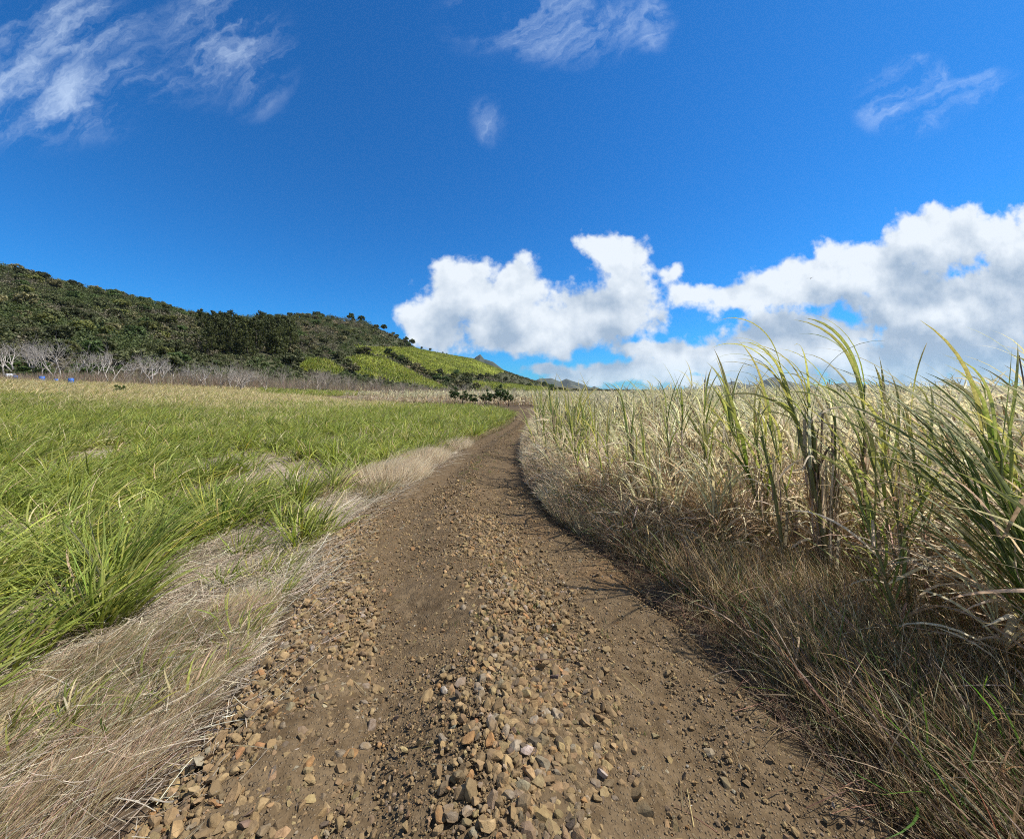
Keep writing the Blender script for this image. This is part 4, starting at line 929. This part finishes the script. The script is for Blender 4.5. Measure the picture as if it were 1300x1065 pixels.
def put(protos, key, x, y, s, tint, label=None, sz=1.0, group=None):
    """place the next tree of a kind: a prototype the first time, then copies of it and its parts"""
    lst = PLANTED.setdefault(key, []); k = RNG.integers(0, len(protos))
    if len(lst) < len(protos): k = len(lst); o = protos[k]()
    else: o = copy_tree(lst[k])
    lst.append(o); o.location = (x, y, float(H(x, y)) - .1); o.rotation_euler = (0, 0, RNG.uniform(0, 6.28)); o.scale = (s, s, s * sz)
    for ch in o.children: ch.color = (*tint, 1)
    d = DEF.setdefault(key, (lst[0].get('label'), lst[0].get('group')))
    o['label'] = label or d[0]
    gr = group or (None if label else d[1])
    if gr: o['group'] = gr
    elif 'group' in o: del o['group']
    return o
def px_point(px, s):
    phi = math.atan((px - 650) / F); rb = np.interp(phi, PHI_T, RB_); rr = np.interp(phi, PHI_T, RR_); r = rb + s * (rr - rb); return r * math.sin(phi), r * math.cos(phi)
def find_s(px, py):
    ss = np.linspace(-.15, 1, 300); xs = np.array([px_point(px, a) for a in ss]); q = proj(xs[:, 0], xs[:, 1], H(xs[:, 0], xs[:, 1]))[1]
    return float(ss[np.argmin(np.abs(q - py))])
def at_hill(px, py): return px_point(px, find_s(px, py))

WOOD = 'woodland trees on the hillside'
LAB = {'wood': 'dark green broadleaf tree in the woodland on the hillside', 'cas': 'tall dark narrow tree in the dense grove on the hill shoulder', 'bare': 'leafless pale tree in the row at the foot of the hill',
       'shrub': 'dark shrub in the hedgerows between the hillside fields', 'sky': 'tree standing on the ridge line against the sky'}
P_wood = [(lambda i=i: tree_thing('woodland_tree', *leafy_tree(500 + i, RNG.uniform(5, 6.5), RNG.uniform(5, 6.8)), LAB['wood'], 'tree', WOOD, M_BARK)) for i in range(6)]
P_cas = [(lambda i=i: tree_thing('casuarina_tree', *casuarina(600 + i), LAB['cas'], 'tree', 'grove of tall narrow trees', M_BARK)) for i in range(3)]
P_shrub = [(lambda i=i: tree_thing('shrub', *leafy_tree(700 + i, 3.0, 3.6, 42, 26, .22, base=.05), LAB['shrub'], 'shrub', 'shrubs in the hedgerows', M_BARK)) for i in range(3)]
def bare(seed, h):
    rng = np.random.default_rng(seed); tg = Geo(); bg = Geo()
    for k in range(rng.integers(2, 4)):
        d = np.array([rng.normal(0, .45), rng.normal(0, .45), 1.0]); d /= np.linalg.norm(d); L = h * .26; pts = np.array([[0, 0, -.1], d * L * .5, d * L]) + rng.normal(0, .03, (3, 3)); tg.add(*tube(pts, [.11, .09, .075], 6))
        for j in range(3): branch(bg, pts[-1], d + rng.normal(0, .45, 3), h * .30, .055, 3, rng, .55, .22, (2, 4), None, 4)
    return tg, bg
def bare_proto(i, mat, lab, grp_, name='bare_tree'):
    tg, bg_ = bare(800 + i, 5.4); root = empty(name); tag(root, lab, 'tree', grp_); link('trunk', tg.mesh('trunk', mat, smooth=True), root); link('branches', bg_.mesh('branches', mat, smooth=True), root); return root
P_bare = [(lambda i=i: bare_proto(i, M_PALE, LAB['bare'], 'row of bare trees')) for i in range(5)]
P_grey = [(lambda i=i: bare_proto(20 + i, M_GREYW, 'leafless grey brown tree in the thicket at the hill foot', 'bare trees of the thicket', 'thicket_tree')) for i in range(4)]

def tint(look=False):
    b = RNG.uniform(.65, 1.45); u = RNG.random(); w = 'plain dark green'
    t = np.array([1, 1, 1.0]) * b
    if u < .22: t = np.array([1.8, 1.5, 1.8]) * b; w = 'greyish brown'
    elif u < .40: t = np.array([1.35, 1.3, .9]) * b; w = 'olive green'
    elif u < .55: t = np.array([.85, 1.15, .85]) * b; w = 'fresh green'
    t = tuple(float(v) for v in t); return (t, w) if look else t
def build_hill_trees():
    n = 0; spots = []
    tries = 0
    while n < 230 and tries < 6000:
        tries += 1; px = RNG.uniform(-40, 600); s = RNG.uniform(0.03, 1.0); x, y = px_point(px, s); z = float(H(x, y)); qx, qy = proj(x, y, z)
        if in_field(np.array([qx]), np.array([qy]))[0] or (px > 365 and qy > 447): continue
        if px > 520: continue
        if 250 < px < 372 and qy > 404: continue
        if any((x - a) ** 2 + (y - b) ** 2 < 16 for a, b in spots): continue
        spots.append((x, y)); sc_ = RNG.uniform(.50, .95) * (1.0 if px < 380 else .85)
        tn, look = tint(True)
        zone = ('just under the ridge' if s > .8 else 'halfway up the slope' if s > .4 else 'low on the slope')
        side = ('at the far left' if px < 95 else 'left of the dip in the ridge' if px < 205 else 'between the dip and the tall grove' if px < 310 else 'right of the tall grove')
        put(P_wood, 'wood', x, y, sc_, tn, f'{look} tree {zone}, {side}', 1.0, WOOD); n += 1
    for px, dy, lab in [(201, 0, 'umbrella shaped tree standing alone in the dip of the ridge')]:
        x, y = px_point(px, .99); put([lambda: tree_thing('umbrella_tree', *leafy_tree(901, 5.5, 7.0, 40, 22, .26, base=.62), lab, 'tree', None, M_BARK)], 'umb', x, y, .75, (1.7, 1.6, 1.7), lab)
    labs = {330: 'first of the dark trees spaced along the ridge right of the grove', 340: None}
    for px in [333, 341, 352, 367, 378, 398, 403, 408]:
        x, y = px_point(px, .985); put(P_wood, 'wood', x, y, RNG.uniform(.45, .65), (.8, .9, .8), LAB['sky'], 1.25, 'trees on the ridge line')
    for px, sz, lab in [(445, 1.15, 'rounded tree on the ridge above the upper hillside field'), (458, .95, 'pointed tree just right of the rounded ridge tree'), (487, 1.0, 'dark upright tree where the ridge starts to drop'),
                        (515, .85, 'dark tree at the upper corner of the hillside field'), (523, .95, 'broad dark tree at the end of the ridge woodland'), (535, .4, 'small bush on the skyline beside the last ridge tree'),
                        (546, .45, 'small round tree alone on the field skyline'), (562, .3, 'tiny pair bush on the green field skyline'), (567, .28, 'tiny bush at the lower end of the field skyline')]:
        x, y = px_point(px, .985); put(P_wood, 'wood', x, y, sz, (.7, .85, .7), lab, 1.2)
    for i in range(52):     # grove
        px = RNG.uniform(250, 372); py = RNG.uniform(420, 452) if px < 345 else RNG.uniform(428, 452); x, y = at_hill(px, py)
        put(P_cas, 'cas', x, y, RNG.uniform(.62, .95), tuple(float(v) for v in np.array([1, 1, .9]) * RNG.uniform(.7, 1.25)))
    for px, py in [(500, 455), (505, 457), (511, 460), (517, 463), (523, 466), (530, 470), (536, 473), (543, 477), (550, 480), (556, 484), (415, 447), (421, 452), (427, 456), (432, 461), (438, 465), (443, 469), (449, 473), (370, 452), (378, 448), (404, 452), (600, 478), (592, 480),
                   (610, 482), (580, 478), (575, 482), (586, 486), (645, 484), (632, 482), (660, 489), (672, 491), (560, 478), (455, 449), (463, 451), (397, 447), (408, 446), (568, 486), (596, 488), (605, 494), (688, 490), (700, 494), (585, 494), (620, 480)]:
        x, y = at_hill(px + RNG.normal(0, 1.5), py); put(P_shrub, 'shrub', x, y, RNG.uniform(.8, 1.5), tint())
    x, y = at_hill(492, 451); put(P_shrub, 'shrub', x, y, 1.3, (.6, .8, .6), 'round dark bush alone in the upper hillside field')
    x, y = at_hill(372, 466); put(P_shrub, 'shrub', x, y, 1.9, (1.1, 1.1, 1.2), 'large greyish bush at the left end of the lower field')
    # forest beyond the single trees: one mass
    rng = np.random.default_rng(5); g = Geo(); cen = []; rad = []
    for _ in range(40000):
        px = rng.uniform(-420, 700); s = rng.uniform(0.0, 1.08); x, y = px_point(px, s); z = float(H(x, y)); qx, qy = proj(x, y, z)
        if in_field(np.array([qx]), np.array([qy]))[0]: continue
        if px > 540 and qy < 470: continue
        if px < 0 and rng.random() < .5: continue
        big = px < 480 and qy < 450; r = rng.uniform(.7, 2.0) if big else rng.uniform(.4, .95)
        cen.append((x, y, z + r * rng.uniform(.3, 1.6 if big else .9))); rad.append(r)
        if len(cen) >= 15000: break
    cen = np.array(cen); rad = np.array(rad); t = fbm(cen[:, 0] / 14, cen[:, 1] / 14, 3, 33)
    for lo, hi, cA, cB in ((0, .46, (.042, .060, .022), (.12, .15, .052)), (.46, .62, (.05, .062, .024), (.13, .14, .06)), (.62, 1, (.085, .075, .05), (.19, .17, .12))):
        k = (t >= lo) & (t < hi)
        if k.any(): leaf_clumps(g, cen[k], rad[k], 42, .26, rng, cA, cB, .8)
    tag(link('forest', g.mesh('forest', M_TREE)), 'dense mixed scrub and forest covering the hillside between the single trees', kind='stuff')
    # hillside cane fields
    g = Geo(); xs, ys = [], []
    for _ in range(40):
        px = RNG.uniform(370, 780, 6000); s = RNG.uniform(-.05, 1.0, 6000); phi = np.arctan((px - 650) / F); rb = np.interp(phi, PHI_T, RB_); rr = np.interp(phi, PHI_T, RR_); r = rb + s * (rr - rb); x = r * np.sin(phi); y = r * np.cos(phi)
        qx, qy = proj(x, y, H(x, y)); k = in_field(qx, qy); xs.append(x[k]); ys.append(y[k])
    x = np.concatenate(xs)[:52000]; y = np.concatenate(ys)[:52000]; n = len(x)
    t = np.clip(fbm(x / 5, y / 5, 4, 55) * 1.5 - .3 + RNG.normal(0, .2, n), 0, 1); c = jit(mixc((.15, .195, .035), (.37, .38, .09), t), n, .25, .06); c = np.where((RNG.random(n) < .1)[:, None], (.12, .10, .05), c)
    g.add(*blades(on_ground(x, y), RNG.uniform(0, 6.28, n), RNG.uniform(.1, .7, n), RNG.uniform(.3, 1.2, n), RNG.uniform(.8, 1.7, n), .30, 2, c * .8, c, wind=.3))
    tag(link('hillside_crop', g.mesh('hillside_crop', M_LEAF)), 'yellow green cane growing in the sloping fields on the hill', kind='stuff')
build_hill_trees()

def build_foot_trees():
    for px, py, s, lab in [(75, 468, 1.05, 'whitest leafless tree with forked branches above the shrubs'), (100, 469, .95, 'leafless tree just right of the whitest forked tree'), (20, 466, 1.0, None), (38, 467, .9, None), (52, 466, .95, None),
                           (125, 470, .8, None), (140, 474, .95, 'leafless tree in front of the row reaching down to the pale grass'), (158, 470, .7, None), (178, 473, .85, None), (195, 474, 1.0, None), (210, 474, .8, None), (228, 474, .65, None),
                           (245, 475, .75, None), (262, 477, .85, None), (278, 477, .85, None), (295, 478, .7, None), (310, 480, .75, None), (5, 466, .9, None), (-20, 466, 1, None), (-50, 466, 1, None), (-90, 466, 1, None)]:
        phi = math.atan((px - 650) / F); r = np.interp(phi, PHI_T, RB_) - 4 + RNG.normal(0, 2) + (py - 470) * -1.0; put(P_bare, 'bare', r * math.sin(phi), r * math.cos(phi), s * 1.3, (1, 1, 1), lab)
    for i in range(44):
        px = RNG.uniform(300, 700); phi = math.atan((px - 650) / F); r = np.interp(phi, PHI_T, RB_) - 6 + RNG.normal(0, 5); s = np.interp(px, [300, 450, 560, 700], [1.0, .95, .85, .75]) * RNG.uniform(.8, 1.2)
        put(P_grey, 'grey', r * math.sin(phi), r * math.cos(phi), s, (1, 1, 1))
    # twiggy thicket
    g = Geo(); n = 30000; px = RNG.uniform(-60, 790, n); phi = np.arctan((px - 650) / F); r = np.interp(phi, PHI_T, RB_) - 4 + RNG.normal(0, 5, n); x = r * np.sin(phi); y = r * np.cos(phi)
    c = jit(mixc((.19, .145, .10), (.44, .37, .28), RNG.random(n)), n); hs = np.interp(px, [0, 150, 300, 450, 700], [1.0, 2.2, 3.0, 3.0, 2.8])
    g.add(*blades(on_ground(x, y), RNG.uniform(0, 6.28, n), RNG.uniform(.1, .8, n), RNG.normal(.1, .4, n), hs * RNG.uniform(.5, 1.2, n), .045, 3, c, c, wind=.1, prof='fine'))
    tag(link('thicket', g.mesh('thicket', M_DRY)), 'grey leafless brushwood along the foot of the hill', kind='stuff')
    # dark small trees at the bend of the road
    P_road = [(lambda i=i: tree_thing('small_tree', *leafy_tree(950 + i, 2.6, 2.1, 60, 22, .085, (.020, .038, .012), (.06, .10, .022), base=.38), 'small dark tree', 'tree', None, M_BARK)) for i in range(3)]
    for px, Y, s, lab in [(590, 40, .85, 'leftmost dark small tree of the row at the road bend'), (602, 38, .7, 'dark small tree second from the left at the road bend'), (618, 37, .85, 'dark small tree in the middle of the row at the road bend'),
                          (633, 35.5, 1.12, 'dark small tree with a forked trunk nearest the road bend'), (645, 39, .8, 'dark small tree at the right end of the row by the bend'), (577, 44, 1.05, 'low dark tree just behind the left end of the row')]:
        put(P_road, 'road', (px - 650) / F * Y, Y, s * .80, (1, 1, 1), lab)
    # bare white tree on the slope, lone shrub in the pale field
    put(P_shrub, 'shrub', (154 - 650) / F * 42, 42, .36, (.55, .9, .5), 'small dark green bush alone in the pale grass on the left')
    put(P_bare, 'bare', (590 - 650) / F * 150, 150, .9, (1, 1, 1), 'pale leafless tree behind the dark small trees at the bend')
    # shrubs beneath the bare trees and right-hand woods
    for i in range(26):
        px = RNG.uniform(-10, 200); phi = math.atan((px - 650) / F); r = np.interp(phi, PHI_T, RB_) + RNG.uniform(-1, 8); put(P_shrub, 'low', r * math.sin(phi), r * math.cos(phi), RNG.uniform(.5, .8), (.7, 1.0, .6), 'low green shrub beneath the bare trees at the hill foot', 1.0, 'shrubs beneath the bare trees')
    for (a, b, Y0, Y1, m, t0, lab, grp_) in [(815, 862, 120, 150, 9, (.9, 1.6, .8), 'mid green bushy tree behind the sugarcane near the centre', 'green trees beyond the crop'), (1150, 1262, 150, 190, 16, (.4, .5, .45), 'dark tree in the wood beyond the right side of the crop', 'dark wood beyond the crop'),
                                       (862, 1150, 170, 260, 22, (1.1, 1.0, 1.0), 'brownish tree in the distant belt beyond the crop', 'tree belt beyond the crop'), (690, 815, 190, 280, 20, (1.0, .95, .9), 'scrubby tree on the low slope beyond the road bend', 'trees on the low slope'), (1262, 1420, 150, 220, 10, (.5, .6, .5), 'dark tree at the far right beyond the crop', 'dark trees far right')]:
        for i in range(m):
            Y = RNG.uniform(Y0, Y1); px = a + (b - a) * (i + RNG.random()) / m; X = (px - 650) / F * Y
            Hn = EYE + 3.0 / F * Y * RNG.uniform(.3, 1.3); s = max(.25, Hn / 6.0); put(P_wood, 'wood', X, Y, s, t0, lab, 1.0, grp_).scale = (s * 1.7, s * 1.7, s)
    # hedged fields further off
    for (a, b, Y) in ((760, 880, 760), (1040, 1300, 560), (735, 800, 470)):
        g = Geo(); rng = np.random.default_rng(a); m = 260; px = rng.uniform(a, b, m); X = (px - 650) / F * Y; Yp = Y + rng.normal(0, 8, m); z = np.full(m, 2.0) + rng.uniform(-1, 2.4, m) * Y / 600
        leaf_clumps(g, np.stack([X, Yp, z], -1), 1.5 * Y / 500, 30, .5, rng, (.03, .045, .015), (.08, .10, .035))
        tag(link('treeline', g.mesh('treeline', M_TREE)), 'far off line of dark trees across the valley', kind='stuff')
build_foot_trees()

# ------------------------------------------------------------------ small man-made things at the far left, bird
def lathe(prof, sides=18):
    prof = np.asarray(prof, float); a = np.linspace(0, 2 * math.pi, sides, endpoint=False); V = np.stack([prof[:, 0][:, None] * np.cos(a), prof[:, 0][:, None] * np.sin(a), np.repeat(prof[:, 1][:, None], sides, 1)], -1).reshape(-1, 3)
    i = (np.arange(len(prof) - 1) * sides)[:, None]; j = np.arange(sides)[None, :]; j2 = (j + 1) % sides; return V, np.stack([i + j, i + j2, i + sides + j2, i + sides + j], -1).reshape(-1, 4)
def build_small():
    blue = paint_mat('blue plastic', (0.02, 0.13, 0.50)); white = paint_mat('white paint', (.7, .7, .7)); grey = paint_mat('grey plastic', (.25, .26, .3))
    def drum(px, py, Y, m, lab, s=1.0):
        X = (px - 650) / F * Y; root = empty('drum', (X, Y, float(H(X, Y)) + .02)); tag(root, lab, 'drum')
        V, q = lathe([(0, 0), (.27, 0), (.29, .03), (.29, .28), (.30, .30), (.29, .32), (.29, .58), (.30, .60), (.29, .62), (.29, .86), (.27, .89)]); link('barrel', mesh_from('barrel', V * s, [q], m, smooth=False), root)
        V, q = lathe([(.275, .885), (.275, .91), (.255, .915), (.25, .895), (0, .895)]); link('lid', mesh_from('lid', V * s, [q], m), root); return root
    Y = 52
    for px, m, lab, s in [(53, blue, 'bright blue drum left of the others by the bare trees', 1.15), (71, blue, 'blue drum in the middle of the three by the bare trees', .85), (90, blue, 'blue drum at the right end below the whitest bare tree', 1.15),
                       (11, white, 'white drum at the left edge of the field', 1.2), (19, blue, 'blue drum beside the white one at the left edge', .95), (16, grey, 'grey drum tucked behind the white and blue ones', 1.1)]:
        root = drum(px, 466, Y + (2 if px in (16,) else 0), m, lab, s * .85)
        root.location.z += 0.0
    # bird
    g = Geo(); t = np.linspace(0, 1, 7); g.add(*tube(np.stack([t * .34 - .17, t * 0, .02 * np.sin(t * 3)], -1), [.004, .03, .045, .045, .035, .022, .006], 8, np.tile((.02, .02, .02), (7, 1))))
    Yb = 45; root = empty('bird', ((1031 - 650) / F * Yb, Yb, EYE + (HOR - 353) / F * Yb), .6); tag(root, 'small dark bird gliding in front of the right hand cloud', 'bird')
    link('body', g.mesh('body', paint_mat('dark feathers', (.02, .02, .02), .8), True), root)
    for sgn in (-1, 1):
        xs = np.linspace(0, 1, 6); V = np.concatenate([np.stack([.06 - .10 * xs ** 2, sgn * xs * .34, .02 + .07 * np.sin(xs * 2.4)], -1), np.stack([-.07 - .10 * xs ** 2 + .05 * xs, sgn * xs * .34, .012 + .07 * np.sin(xs * 2.4)], -1)])
        q = np.array([[i, i + 1, i + 7, i + 6] for i in range(5)]); link('wing', mesh_from('wing', V, [q], bpy.data.materials['dark feathers']), root)
build_small()

# ------------------------------------------------------------------ haze
def build_haze():
    m, N = mat_new('haze'); v = N.n.new('ShaderNodeVolumePrincipled'); v.inputs['Color'].default_value = (.72, .84, 1.0, 1); v.inputs['Density'].default_value = HAZE; v.inputs['Anisotropy'].default_value = 0.2
    o = N.n.new('ShaderNodeOutputMaterial'); N.l.new(v.outputs[0], o.inputs['Volume'])
    x0, x1, y0, y1, z0, z1 = -13000, 13000, -13000, 13000, -60, 135
    V = [(x, y, z) for z in (z0, z1) for y in (y0, y1) for x in (x0, x1)]
    q = np.array([[0, 2, 3, 1], [4, 5, 7, 6], [0, 1, 5, 4], [2, 6, 7, 3], [0, 4, 6, 2], [1, 3, 7, 5]])
    tag(link('haze', mesh_from('haze', V, [q], m)), 'thin blue haze over the valley', kind='stuff')
HAZE = 0.000035
build_haze()
